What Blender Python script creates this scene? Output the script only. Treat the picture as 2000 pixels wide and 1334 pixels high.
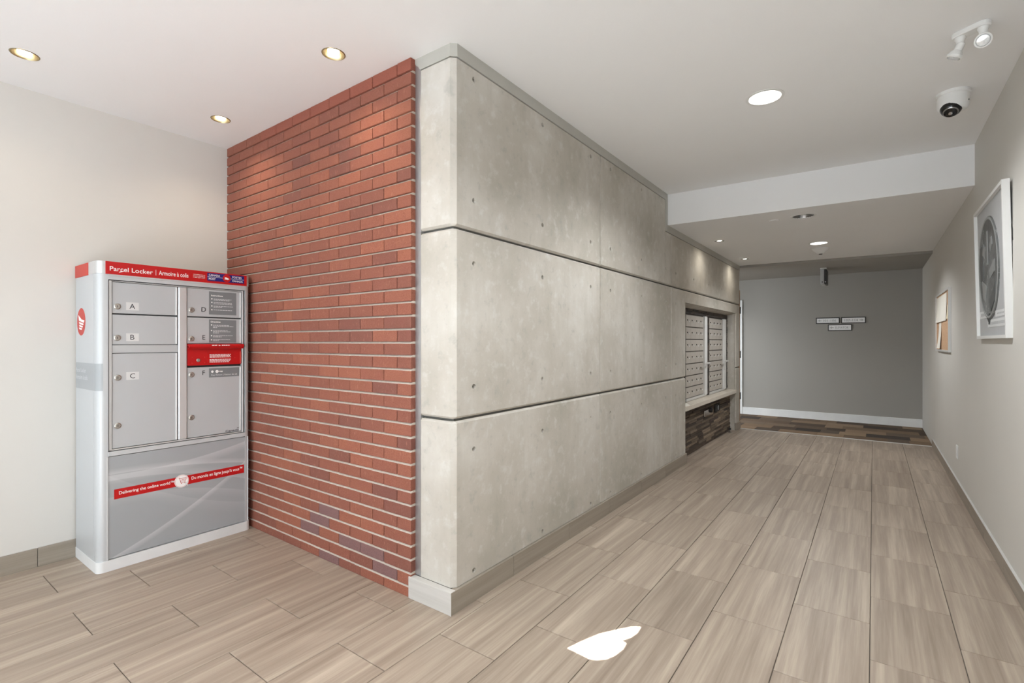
import bpy, bmesh, math, random
from mathutils import Matrix, Vector
for o in list(bpy.data.objects): bpy.data.objects.remove(o)
S = bpy.context.scene
COL = S.collection
random.seed(7)

# ------------------------------------------------------------------ camera
cam_d = bpy.data.cameras.new('camera'); cam = bpy.data.objects.new('camera', cam_d); COL.objects.link(cam)
cam_d.sensor_width = 36; cam_d.lens = 970 / 2000 * 36; cam_d.shift_y = 0.0005; cam_d.clip_start = 0.02
cam.location = (0, 0, 1.25); cam.rotation_euler = (math.pi / 2, 0, math.atan2(706, 970))
S.camera = cam
# ------------------------------------------------------------------ world, sun, daylight portal, exposure
w = bpy.data.worlds.new('sky'); S.world = w; w.use_nodes = True
bg = w.node_tree.nodes['Background']; bg.inputs[0].default_value = (0.84, 0.925, 1.0, 1); bg.inputs[1].default_value = 4.0
SUN_DIR = Vector((1.475, -1.40, 1.5))          # from the floor patch towards the sun
sd = bpy.data.lights.new('sun', 'SUN'); sd.energy = 70; sd.angle = math.radians(0.15); sd.color = (1, 0.985, 0.965)
so = bpy.data.objects.new('sun', sd); COL.objects.link(so); so.location = (3, -3, 6)
so.rotation_euler = SUN_DIR.to_track_quat('Z', 'Y').to_euler()
pd = bpy.data.lights.new('daylight_portal', 'AREA'); pd.shape = 'RECTANGLE'; pd.size = 3.95; pd.size_y = 2.45
pd.cycles.is_portal = True
po = bpy.data.objects.new('daylight_portal', pd); COL.objects.link(po); po.location = (-1.6, -4.46, 1.25)
po.rotation_euler = (math.pi / 2, 0, 0)        # faces +Y, into the room
pd2 = bpy.data.lights.new('side_portal', 'AREA'); pd2.shape = 'RECTANGLE'; pd2.size = 2.6; pd2.size_y = 2.5; pd2.cycles.is_portal = True
po2 = bpy.data.objects.new('side_portal', pd2); COL.objects.link(po2); po2.location = (0.60, -3.0, 1.25); po2.rotation_euler = (math.pi / 2, 0, math.pi / 2)
S.view_settings.view_transform = 'Standard'; S.view_settings.look = 'None'
S.view_settings.exposure = -0.12; S.view_settings.gamma = 1.0; S.view_settings.use_curve_mapping = False
S.cycles.max_bounces = 12; S.cycles.diffuse_bounces = 8; S.cycles.glossy_bounces = 4
S.cycles.sample_clamp_indirect = 8.0; S.cycles.caustics_reflective = False; S.cycles.caustics_refractive = False
S.cycles.use_denoising = True
POT_W, POT_N, BIG = 13.0, 9.0, 115.0             # spot powers: wall washers by the brick, small ones by the concrete, large cans

# ------------------------------------------------------------------ materials
def lin(c):
    return tuple(((v / 255) / 12.92 if v <= 10 else (((v / 255) + 0.055) / 1.055) ** 2.4) for v in c) + (1,)
class NT:
    def __init__(s, name):
        s.m = bpy.data.materials.new(name); s.m.use_nodes = True; s.t = s.m.node_tree
        s.b = s.t.nodes['Principled BSDF']
    def n(s, typ, **kw):
        x = s.t.nodes.new(typ)
        for k, v in kw.items(): setattr(x, k, v)
        return x
    def l(s, a, b): s.t.links.new(a, b)
    def math(s, op, a, b=None, c=None, clamp=False):
        x = s.n('ShaderNodeMath', operation=op, use_clamp=clamp)
        for i, v in enumerate((a, b, c)):
            if v is None: continue
            if isinstance(v, (int, float)): x.inputs[i].default_value = v
            else: s.l(v, x.inputs[i])
        return x.outputs[0]
    def mix(s, f, a, b, blend='MIX'):
        x = s.n('ShaderNodeMix', data_type='RGBA', blend_type=blend)
        for i, v in ((0, f), (6, a), (7, b)):
            if isinstance(v, (int, float)): x.inputs[i].default_value = v
            elif isinstance(v, tuple): x.inputs[i].default_value = v
            else: s.l(v, x.inputs[i])
        return x.outputs[2]
    def coords(s, scale=(1, 1, 1), rnd=0.0, rot=(0, 0, 0)):
        tc = s.n('ShaderNodeTexCoord'); mp = s.n('ShaderNodeMapping'); mp.inputs['Scale'].default_value = scale
        mp.inputs['Rotation'].default_value = rot
        s.l(tc.outputs['Object'], mp.inputs['Vector'])
        if rnd:
            oi = s.n('ShaderNodeObjectInfo'); v = s.n('ShaderNodeCombineXYZ')
            r = s.math('MULTIPLY', oi.outputs['Random'], rnd)
            for i in range(3): s.l(r, v.inputs[i])
            s.l(v.outputs[0], mp.inputs['Location'])
        return mp.outputs[0]
    def noise(s, vec, scale, detail=4, rough=0.55):
        x = s.n('ShaderNodeTexNoise'); x.inputs['Scale'].default_value = scale; x.inputs['Detail'].default_value = detail
        x.inputs['Roughness'].default_value = rough; s.l(vec, x.inputs['Vector']); return x.outputs['Fac']
    def ramp(s, f, stops):
        x = s.n('ShaderNodeValToRGB'); e = x.color_ramp.elements
        while len(e) < len(stops): e.new(0.5)
        for el, (p, c) in zip(e, stops): el.position = p; el.color = c if isinstance(c, tuple) else (c, c, c, 1)
        s.l(f, x.inputs[0]); return x.outputs[0]
    def color(s, v):
        if isinstance(v, tuple): s.b.inputs['Base Color'].default_value = v
        else: s.l(v, s.b.inputs['Base Color'])
    def bump(s, h, strength=0.3, dist=0.01):
        x = s.n('ShaderNodeBump'); x.inputs['Strength'].default_value = strength; x.inputs['Distance'].default_value = dist
        s.l(h, x.inputs['Height']); s.l(x.outputs[0], s.b.inputs['Normal'])
def plain(name, c, rough=0.5, metal=0.0, var=0.04, scale=6.0, bump=0.0, bscale=200, spec=0.5):
    k = NT(name); v = k.coords(); n = k.noise(v, scale, 3)
    a = lin(c); hi = tuple(min(1, x * (1 + var)) for x in a[:3]) + (1,); lo = tuple(x * (1 - var) for x in a[:3]) + (1,)
    k.color(k.ramp(n, [(0.3, lo), (0.7, hi)]))
    k.b.inputs['Roughness'].default_value = rough; k.b.inputs['Metallic'].default_value = metal
    k.b.inputs['Specular IOR Level'].default_value = spec
    if bump: k.bump(k.noise(v, bscale, 2), bump, 0.002)
    return k.m
def emit(name, c, st):
    k = NT(name); k.b.inputs['Base Color'].default_value = lin(c)
    k.b.inputs['Emission Color'].default_value = lin(c); k.b.inputs['Emission Strength'].default_value = st
    return k.m

M = {}
M['wall'] = plain('wall_paint', (206, 204, 199), 0.75, var=0.012, scale=1.5, bump=0.06, bscale=260, spec=0.25)
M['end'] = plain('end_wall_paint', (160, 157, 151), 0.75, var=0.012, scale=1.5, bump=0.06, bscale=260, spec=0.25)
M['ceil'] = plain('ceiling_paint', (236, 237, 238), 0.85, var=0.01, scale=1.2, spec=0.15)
M['trim_white'] = plain('white_trim_paint', (226, 227, 226), 0.5)
M['metal_trim'] = plain('grey_metal_trim', (176, 175, 168), 0.45, var=0.03)
k = NT('brushed_steel'); v = k.coords((40, 40, 0.6)); n = k.noise(v, 30, 3)
k.color(k.ramp(n, [(0.3, lin((178, 180, 182))), (0.7, lin((205, 206, 208)))])); k.b.inputs['Metallic'].default_value = 0.9
k.b.inputs['Roughness'].default_value = 0.42; M['steel'] = k.m
M['chrome'] = plain('chrome', (205, 205, 205), 0.18, 1.0, var=0.02)
M['alu'] = plain('aluminium', (214, 214, 212), 0.42, 0.35, var=0.02)
M['mortar'] = plain('mortar', (200, 190, 178), 0.95, var=0.10, scale=60, bump=0.4, bscale=400, spec=0.1)
M['joint_shade'] = plain('deep_joint_shade', (58, 42, 36), 0.95)  # near-black core paints the shade into the open head joints
# bricks: tone per brick, fine speckle and wire-cut scratches
k = NT('red_brick'); oi = k.n('ShaderNodeObjectInfo'); v = k.coords((1, 1, 1), 50.0); vs = k.coords((1, 1, 0.25), 37.0)
base = k.ramp(oi.outputs['Random'], [(0.0, lin((126, 86, 77))), (0.12, lin((138, 91, 78))), (0.5, lin((148, 95, 79))), (0.85, lin((154, 100, 82))), (1.0, lin((160, 102, 82)))])
sp = k.noise(v, 240, 4, 0.7); blot = k.noise(v, 18, 3); scr = k.noise(vs, 120, 2)
c1 = k.mix(k.ramp(sp, [(0.42, 0.0), (0.70, 0.6)]), base, lin((118, 62, 50)))
c2 = k.mix(k.ramp(blot, [(0.5, 0.0), (0.8, 0.35)]), c1, lin((138, 84, 76)))
c3 = k.mix(k.ramp(scr, [(0.62, 0.0), (0.75, 0.3)]), c2, lin((196, 140, 118)))
k.color(c3); k.b.inputs['Roughness'].default_value = 0.85; k.b.inputs['Specular IOR Level'].default_value = 0.2
k.bump(k.math('ADD', sp, scr), 0.5, 0.003); M['brick'] = k.m
k = NT('dark_purple_brick'); v = k.coords((1, 1, 1), 50.0); sp = k.noise(v, 220, 4, 0.7)
k.color(k.ramp(sp, [(0.35, lin((112, 84, 84))), (0.7, lin((138, 100, 96)))])); k.b.inputs['Roughness'].default_value = 0.85
k.bump(sp, 0.5, 0.003); M['brick_dark'] = k.m
k = NT('top_course_brick'); v = k.coords((1, 1, 1), 50.0); sp = k.noise(v, 220, 4, 0.7)
k.color(k.ramp(sp, [(0.35, lin((134, 76, 62))), (0.7, lin((154, 88, 70)))])); k.b.inputs['Roughness'].default_value = 0.85
k.bump(sp, 0.5, 0.003); M['brick_top'] = k.m
# cast concrete: cloudy mottling, soft vertical runs, pale flecks
k = NT('cast_concrete'); v = k.coords((1, 1, 1), 9.0); vz = k.coords((6, 6, 0.9), 5.0)
n1 = k.noise(v, 1.6, 6, 0.6); n2 = k.noise(vz, 1.5, 4, 0.6); n3 = k.noise(v, 14, 5, 0.65); n4 = k.noise(v, 55, 3)
c = k.ramp(n1, [(0.3, lin((170, 166, 155))), (0.5, lin((187, 182, 173))), (0.7, lin((202, 199, 192)))])
c = k.mix(k.ramp(n2, [(0.45, 0.0), (0.7, 0.35)]), c, lin((170, 165, 153)))
c = k.mix(k.ramp(n3, [(0.54, 0.0), (0.70, 0.5)]), c, lin((208, 208, 204)))
c = k.mix(k.ramp(n3, [(0.30, 0.45), (0.43, 0.0)]), c, lin((156, 156, 150)))
c = k.mix(k.ramp(n4, [(0.68, 0.0), (0.76, 0.3)]), c, lin((150, 149, 142)))
k.color(c); k.b.inputs['Roughness'].default_value = 0.7; k.b.inputs['Specular IOR Level'].default_value = 0.3
k.bump(k.math('ADD', n3, n4), 0.10, 0.004); M['concrete'] = k.m
M['concrete_core'] = plain('concrete_joint', (96, 95, 90), 0.85, var=0.08, scale=20)
M['hole'] = plain('tie_hole_inside', (34, 33, 31), 0.9)
# porcelain plank tile with linear streaks along its length
def tile_mat(name, c0, c1, c2, rough, sc):
    k = NT(name); v = k.coords(sc, 31.0); n1 = k.noise(v, 1.0, 5, 0.65); vf = k.coords(tuple(x * 4 for x in sc), 17.0); n2 = k.noise(vf, 1.0, 3)
    oi = k.n('ShaderNodeObjectInfo')
    c = k.ramp(n1, [(0.28, lin(c0)), (0.5, lin(c1)), (0.72, lin(c2))])
    c = k.mix(k.ramp(n2, [(0.5, 0.0), (0.8, 0.35)]), c, lin(c2))
    br = k.n('ShaderNodeHueSaturation'); k.l(c, br.inputs['Color']); k.l(k.math('MULTIPLY_ADD', oi.outputs['Random'], 0.10, 0.95), br.inputs['Value'])
    k.color(br.outputs[0]); k.b.inputs['Roughness'].default_value = rough; k.b.inputs['Specular IOR Level'].default_value = 0.4
    k.bump(n2, 0.05, 0.002); return k.m
M['tile'] = tile_mat('floor_tile', (133, 119, 106), (154, 140, 126), (181, 168, 152), 0.42, (24, 0.7, 1))
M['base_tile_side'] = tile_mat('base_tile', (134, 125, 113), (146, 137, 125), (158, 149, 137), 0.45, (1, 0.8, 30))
M['base_tile_front_lit'] = tile_mat('base_tile_front_lit', (184, 182, 177), (194, 192, 188), (204, 202, 198), 0.45, (0.8, 1, 30))  # paler copy of the base tile: strong light on the front put into its colour
M['bounce_floor'] = plain('pale_bounce_floor', (186, 188, 191), 0.6, var=0.05)
M['grout'] = plain('grout', (104, 96, 88), 0.9, var=0.08, scale=30)
M['carpet'] = None
k = NT('carpet_tile'); oi = k.n('ShaderNodeObjectInfo'); v = k.coords((3, 40, 1), 20.0); n = k.noise(v, 6, 3)
c = k.ramp(oi.outputs['Random'], [(0.0, lin((50, 44, 40))), (0.25, lin((88, 72, 58))), (0.5, lin((128, 106, 84))), (0.75, lin((150, 128, 104))), (1.0, lin((64, 56, 52)))])
c = k.mix(k.ramp(n, [(0.45, 0.0), (0.65, 0.35)]), c, lin((68, 56, 46))); k.color(c); k.b.inputs['Roughness'].default_value = 1.0
k.bump(k.noise(k.coords((1, 1, 1)), 500, 2), 0.6, 0.004); M['carpet'] = k.m
# locker
M['locker'] = plain('light_grey_powder_coat', (194, 198, 201), 0.38, 0.15, var=0.012, scale=3)
M['locker_door'] = plain('grey_locker_door', (184, 188, 191), 0.42, 0.12, var=0.012, scale=3)
M['locker_rail'] = plain('locker_aluminium_rail', (205, 207, 208), 0.30, 0.35, var=0.01)
M['locker_gap'] = plain('locker_shadow_gap', (60, 62, 63), 0.8)
M['kick'] = plain('pale_kick_plate', (222, 224, 225), 0.4)
M['red'] = plain('red_print', (184, 14, 18), 0.38, var=0.01)
M['red_side'] = plain('red_print_side', (188, 56, 46), 0.45, var=0.01)
M['blue'] = plain('blue_print', (26, 30, 112), 0.4, var=0.01)
M['white'] = plain('white_print', (244, 244, 244), 0.5, var=0.0)
M['plate'] = plain('clear_letter_plate', (212, 214, 214), 0.35, var=0.0)
M['black'] = plain('black_print', (28, 28, 30), 0.5, var=0.0)
M['sticker'] = plain('grey_sticker', (122, 126, 129), 0.45, var=0.01)
M['band'] = plain('grey_side_band', (160, 165, 169), 0.4, var=0.01)
M['pale_print'] = plain('pale_print', (206, 209, 212), 0.5, var=0.0)
M['lock'] = plain('lock_nickel', (176, 174, 168), 0.3, 0.7)
k = NT('swirl_printed_panel'); tc = k.n('ShaderNodeTexCoord'); sx = k.n('ShaderNodeSeparateXYZ'); k.l(tc.outputs['Object'], sx.inputs[0])
Y, Z = sx.outputs[1], sx.outputs[2]; tot = 0.0
def arc(a, b, c, up, dn, st):
    f = k.math('SUBTRACT', Z, k.math('ADD', k.math('MULTIPLY_ADD', Y, b, a), k.math('MULTIPLY', k.math('MULTIPLY', Y, Y), c)))
    u = k.math('SUBTRACT', 1.0, k.math('DIVIDE', k.math('MAXIMUM', f, 0.0), up), clamp=True)
    d = k.math('SUBTRACT', 1.0, k.math('DIVIDE', k.math('MAXIMUM', k.math('MULTIPLY', f, -1.0), 0.0), dn), clamp=True)
    return k.math('MULTIPLY', k.math('MULTIPLY', u, d), st)
for a in ((0.185, 0.10, 0.20, 0.004, 0.05, 0.45), (0.165, -0.10, -0.14, 0.03, 0.004, 0.42), (0.115, -0.20, -0.30, 0.05, 0.004, 0.30),
          (-0.115, 0.55, 0.25, 0.004, 0.035, 0.55), (0.02, -0.18, -0.25, 0.006, 0.05, 0.18), (-0.03, -0.45, 0.3, 0.005, 0.07, 0.13)):
    tot = k.math('ADD', tot, arc(*a)) if tot else arc(*a)
tot = k.math('MINIMUM', tot, 0.7)
k.color(k.mix(tot, lin((166, 171, 175)), lin((214, 217, 219)))); k.b.inputs['Roughness'].default_value = 0.33; k.b.inputs['Metallic'].default_value = 0.15
M['swirl'] = k.m
# mailbox niche
M['stone'] = None
k = NT('ledger_stone'); oi = k.n('ShaderNodeObjectInfo'); v = k.coords((20, 6, 40), 40.0); n = k.noise(v, 3, 4, 0.7)
c = k.ramp(oi.outputs['Random'], [(0.0, lin((52, 44, 38))), (0.35, lin((78, 66, 56))), (0.65, lin((112, 97, 82))), (0.88, lin((160, 143, 122))), (1.0, lin((70, 58, 56)))])
c = k.mix(k.ramp(n, [(0.4, 0.0), (0.7, 0.6)]), c, lin((58, 49, 42))); k.color(c); k.b.inputs['Roughness'].default_value = 0.7
k.bump(n, 0.5, 0.004); M['stone'] = k.m
k = NT('dark_mosaic'); oi = k.n('ShaderNodeObjectInfo')
k.color(k.ramp(oi.outputs['Random'], [(0.0, lin((38, 34, 32))), (0.5, lin((62, 54, 50))), (1.0, lin((88, 76, 68)))])); k.b.inputs['Roughness'].default_value = 0.5
M['mosaic'] = k.m
M['dark'] = plain('near_black', (24, 22, 21), 0.7)
M['box_door'] = plain('mailbox_door', (186, 180, 172), 0.45, 0.15, var=0.02)
M['box_gap'] = plain('mailbox_gap', (96, 90, 84), 0.7)
M['counter'] = plain('pale_stone_counter', (212, 203, 190), 0.25, var=0.06, scale=40)
M['paper'] = plain('paper', (232, 228, 218), 0.8, var=0.02)
M['paper_old'] = plain('cream_paper', (222, 208, 176), 0.8, var=0.03)
# fixtures and wall things
M['fix_white'] = plain('white_plastic', (226, 227, 226), 0.45, var=0.0)
M['bronze'] = plain('bronze_reflector', (150, 136, 108), 0.3, 0.8)
M['can'] = plain('grey_reflector', (150, 150, 150), 0.25, 0.9)
M['lamp'] = emit('lamp_glow', (255, 246, 226), 14.0)
M['lamp_big'] = emit('lens_glow', (255, 252, 244), 5.0)
M['lens'] = plain('clear_lens', (225, 228, 230), 0.15, 0.2, var=0.15, scale=90)
M['glass_black'] = plain('black_dome', (14, 14, 16), 0.08)
M['cork'] = plain('cork', (196, 160, 128), 0.9, var=0.12, scale=60, bump=0.3)
M['mat_board'] = plain('grey_mat_board', (182, 184, 186), 0.6, var=0.02)
k = NT('engraved_disc'); v = k.coords((1, 1, 1)); n1 = k.noise(v, 6, 4, 0.6); n2 = k.noise(v, 26, 4, 0.7)
c = k.ramp(n1, [(0.3, lin((88, 90, 90))), (0.6, lin((118, 120, 120))), (0.8, lin((132, 134, 133)))])
c = k.mix(k.ramp(n2, [(0.60, 0.0), (0.66, 0.8)]), c, lin((176, 178, 176))); c = k.mix(k.ramp(n2, [(0.34, 0.6), (0.42, 0.0)]), c, lin((66, 68, 68)))
k.color(c); k.b.inputs['Roughness'].default_value = 0.5; k.bump(n2, 0.4, 0.004); M['disc'] = k.m
M['disc_rim'] = plain('disc_rim', (146, 148, 148), 0.45)
M['disc_dark'] = plain('disc_dark', (88, 90, 91), 0.5)
M['sign_dark'] = plain('sign_frame', (52, 51, 50), 0.5)
M['sign_grey'] = plain('sign_lettering', (190, 190, 192), 0.6, var=0.0)
M['door_paint'] = plain('door_paint', (150, 120, 92), 0.5, var=0.06)

# ------------------------------------------------------------------ building helpers
WL = {}                                            # world location of every object, by name
def link(name, me, loc, parent=None):
    o = bpy.data.objects.new(name, me); COL.objects.link(o)
    loc = Vector(loc); WL[o.name] = loc
    if parent is not None:
        o.parent = parent; o.location = loc - WL[parent.name]
    else: o.location = loc
    return o
def put(name, bm, m, parent=None, smooth=False, origin=None):
    vs = [v.co for v in bm.verts]
    if origin is None:
        lo = Vector([min(v[i] for v in vs) for i in range(3)]); hi = Vector([max(v[i] for v in vs) for i in range(3)]); origin = (lo + hi) / 2
    origin = Vector(origin)
    bmesh.ops.translate(bm, verts=bm.verts, vec=-origin)
    bmesh.ops.recalc_face_normals(bm, faces=bm.faces)
    me = bpy.data.meshes.new(name); bm.to_mesh(me); bm.free()
    me.materials.append(M[m] if isinstance(m, str) else m)
    if m == 'concrete': me.materials.append(M['hole'])
    if smooth:
        for p in me.polygons: p.use_smooth = True
        try: me.set_sharp_from_angle(angle=math.radians(35))
        except Exception: pass
    return link(name, me, origin, parent)
def inst(name, me, loc, parent=None): return link(name, me, loc, parent)
def tag(o, label=None, cat=None, group=None, kind=None):
    if label: o['label'] = label
    if cat: o['category'] = cat
    if group: o['group'] = group
    if kind: o['kind'] = kind
    return o
def thing(name, loc, label, cat, group=None): return tag(link(name, None, loc), label, cat, group)
def struct(o): o['kind'] = 'structure'; return o
def box(bm, lo, hi, r=0.0, seg=1):
    x0, y0, z0 = lo; x1, y1, z1 = hi
    t = bmesh.new(); v = [t.verts.new(p) for p in ((x0, y0, z0), (x1, y0, z0), (x1, y1, z0), (x0, y1, z0), (x0, y0, z1), (x1, y0, z1), (x1, y1, z1), (x0, y1, z1))]
    for f in ((3, 2, 1, 0), (4, 5, 6, 7), (0, 1, 5, 4), (1, 2, 6, 5), (2, 3, 7, 6), (3, 0, 4, 7)): t.faces.new([v[i] for i in f])
    if r: bmesh.ops.bevel(t, geom=t.edges[:], offset=r, segments=seg, affect='EDGES', profile=0.5)
    merge(bm, t)
def merge(bm, t):
    d = {}
    for v in t.verts: d[v] = bm.verts.new(v.co)
    for f in t.faces:
        try: bm.faces.new([d[v] for v in f.verts])
        except ValueError: pass
    t.free()
def BX(name, lo, hi, m, parent=None, r=0.0, seg=1):
    bm = bmesh.new(); box(bm, lo, hi, r, seg); return put(name, bm, m, parent)
def frame(o, u, v):
    u = Vector(u).normalized(); v = Vector(v).normalized(); n = u.cross(v)
    return Matrix(((u[0], v[0], n[0], o[0]), (u[1], v[1], n[1], o[1]), (u[2], v[2], n[2], o[2]), (0, 0, 0, 1)))
def axis_frame(o, n):
    n = Vector(n).normalized(); q = n.to_track_quat('Z', 'Y'); mt = q.to_matrix().to_4x4(); mt.translation = Vector(o); return mt
def lathe(bm, prof, mt, seg=24, cap0=True, cap1=True):
    rings = []
    for r, h in prof:
        rings.append([bm.verts.new(mt @ Vector((r * math.cos(2 * math.pi * i / seg), r * math.sin(2 * math.pi * i / seg), h))) for i in range(seg)])
    for a, b in zip(rings, rings[1:]):
        for i in range(seg): bm.faces.new((a[i], a[(i + 1) % seg], b[(i + 1) % seg], b[i]))
    if cap0: bm.faces.new(rings[0][::-1])
    if cap1: bm.faces.new(rings[-1])
def LT(name, prof, mt, m, parent=None, seg=24, cap0=True, cap1=True):
    bm = bmesh.new(); lathe(bm, prof, mt, seg, cap0, cap1); return put(name, bm, m, parent, smooth=True)
def fill(bm, loops, mt):
    """planar face(s) bounded by the first loop with the others as holes; returns the loops' vertices"""
    t = []; es = []
    for lp in loops:
        vs = [bm.verts.new(mt @ Vector((p[0], p[1], 0))) for p in lp]; t.append(vs)
        es += [bm.edges.new((vs[i], vs[(i + 1) % len(vs)])) for i in range(len(vs))]
    bmesh.ops.triangle_fill(bm, use_beauty=True, use_dissolve=False, edges=es)
    return t
def circ(x, y, r, n=12): return [(x + r * math.cos(2 * math.pi * i / n), y + r * math.sin(2 * math.pi * i / n)) for i in range(n)]
def offset_poly(pts, ds):
    """move edge i (pts[i]..pts[i+1], counter-clockwise) inwards by ds[i]"""
    n = len(pts); out = []
    def ln(i):
        a, b = Vector(pts[i]), Vector(pts[(i + 1) % n]); d = (b - a).normalized(); nn = Vector((-d.y, d.x)); return a + nn * ds[i], d
    for i in range(n):
        p, d = ln(i - 1); q, e = ln(i); den = d.x * e.y - d.y * e.x
        t = ((q - p).x * e.y - (q - p).y * e.x) / den
        out.append(tuple(p + d * t))
    return out
def prism(bm, outline, mt, depth):
    """extruded outline: front at local z = 0, back at -depth"""
    a = [bm.verts.new(mt @ Vector((p[0], p[1], 0))) for p in outline]; b = [bm.verts.new(mt @ Vector((p[0], p[1], -depth))) for p in outline]
    n = len(a); bm.faces.new(a); bm.faces.new(b[::-1])
    for i in range(n): bm.faces.new((a[i], b[i], b[(i + 1) % n], a[(i + 1) % n]))
def PR(name, outline, mt, depth, m, parent=None):
    bm = bmesh.new(); prism(bm, outline, mt, depth); return put(name, bm, m, parent)
def text(name, s, mt, m, parent, x0, y0, w=None, h=None, bold=0.0, align='L', depth=0.0006):
    """flat lettering: its bounding box starts at (x0, y0) of the frame (or is centred there) and is w wide, h high"""
    cu = bpy.data.curves.new('lettering_curve', 'FONT'); cu.body = s; cu.size = 1.0; cu.offset = bold; cu.extrude = 0.0; cu.resolution_u = 3
    t = bpy.data.objects.new('lettering_tmp', cu); me = bpy.data.meshes.new_from_object(t)
    bpy.data.objects.remove(t); bpy.data.curves.remove(cu)
    bm = bmesh.new(); bm.from_mesh(me); bpy.data.meshes.remove(me)
    xs = [v.co.x for v in bm.verts]; ys = [v.co.y for v in bm.verts]
    bw, bh = max(xs) - min(xs), max(ys) - min(ys); sx = (w / bw) if w else None; sy = (h / bh) if h else None
    sx = sx or sy; sy = sy or sx
    for v in bm.verts:
        x = (v.co.x - min(xs)) * sx; y = (v.co.y - min(ys)) * sy
        if align == 'C': x -= bw * sx / 2; y -= bh * sy / 2
        v.co = mt @ Vector((x0 + x, y0 + y, depth))
    return put(name, bm, m, parent)
def rect(x0, x1, y0, y1): return [(x0, y0), (x1, y0), (x1, y1), (x0, y1)]
def flat(name, outline, mt, m, parent, d=0.0008):
    """thin print or sticker: a prism d thick standing on the frame's plane"""
    bm = bmesh.new(); prism(bm, outline, mt @ Matrix.Translation((0, 0, d)), d * 0.9); return put(name, bm, m, parent)

# ------------------------------------------------------------------ dimensions (metres)
XL, XC, XR, YB, H, HL, HH = -3.765, -1.57, 0.575, 1.668, 2.64, 2.35, 2.318
YBACK, YEND = -4.5, 9.33
def ybrick(x): return YB + (-1.82 - x) * 0.0082

# ------------------------------------------------------------------ walls
wl = struct(BX('wall_left', (-3.95, YBACK, -0.05), (XL, 1.95, 2.72), 'wall'))
# right wall with an unseen opening added, its screen cut to shape the sunlit patch
PATCH = [(-1.014, 1.772), (-0.990, 1.847), (-0.952, 1.943), (-0.901, 2.019), (-0.866, 2.069), (-0.829, 2.096), (-0.824, 2.043), (-0.834, 1.994),
         (-0.857, 1.951), (-0.833, 1.946), (-0.828, 1.901), (-0.837, 1.845), (-0.856, 1.801), (-0.883, 1.774), (-0.910, 1.762), (-0.953, 1.767)]
bm = bmesh.new()
for lo, hi in (((XR, YBACK, -0.05), (XR + 0.1, -4.25, 2.72)), ((XR, -4.25, 2.5), (XR + 0.1, -1.75, 2.72)), ((XR, -1.75, -0.05), (XR + 0.1, 0.05, 2.72)), ((XR, 0.98, -0.05), (XR + 0.1, 9.5, 2.72)), ((XR, 0.05, -0.05), (XR + 0.1, 0.98, 1.2)), ((XR, 0.05, 1.85), (XR + 0.1, 0.98, 2.72))): box(bm, lo, hi)  # wide rear opening added out of view to bring in side daylight
struct(put('wall_right', bm, 'wall'))
hole = []
for px, py in PATCH:
    t = (XR - px) / SUN_DIR.x; hole.append((py + SUN_DIR.y * t, SUN_DIR.z * t))
bm = bmesh.new(); fill(bm, [rect(0.0, 1.03, 1.15, 1.9), hole], frame((XR + 0.004, 0, 0), (0, 1, 0), (0, 0, 1)))
struct(put('sun_patch_screen', bm, 'trim_white'))
struct(BX('wall_end', (-4.2, YEND, -0.05), (XR + 0.1, YEND + 0.1, 2.5), 'end'))
struct(BX('wall_hall', (-4.2, 7.75, -0.05), (-4.1, YEND, 2.5), 'end'))
bm = bmesh.new(); x0, x1, z0, z1 = -3.6, 0.4, 0.02, 2.5
for lo, hi in (((-3.95, YBACK - 0.1, -0.05), (x0, YBACK, 2.72)), ((x1, YBACK - 0.1, -0.05), (XR + 0.1, YBACK, 2.72)), ((x0, YBACK - 0.1, z1), (x1, YBACK, 2.72)), ((x0, YBACK - 0.1, -0.05), (x1, YBACK, z0))): box(bm, lo, hi)
struct(put('wall_back', bm, 'wall'))
wn = struct(link('window_1', None, (-1.6, YBACK - 0.05, 0.02)))
for i, x in enumerate((-3.6, -2.62, -1.62, -0.62, 0.36)): BX('mullion', (x, YBACK - 0.08, 0.02), (x + 0.05, YBACK - 0.02, 2.5), 'metal_trim', wn)
for z in (0.02, 2.08, 2.45): BX('window_rail', (-3.6, YBACK - 0.075, z), (0.41, YBACK - 0.025, z + 0.05), 'metal_trim', wn)

struct(BX('sun_blocker', (-4.2, -7.2, 2.62), (1.2, YBACK - 0.1, 2.74), 'metal_trim'))  # added outside, unseen: keeps direct sun out of the back window

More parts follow.
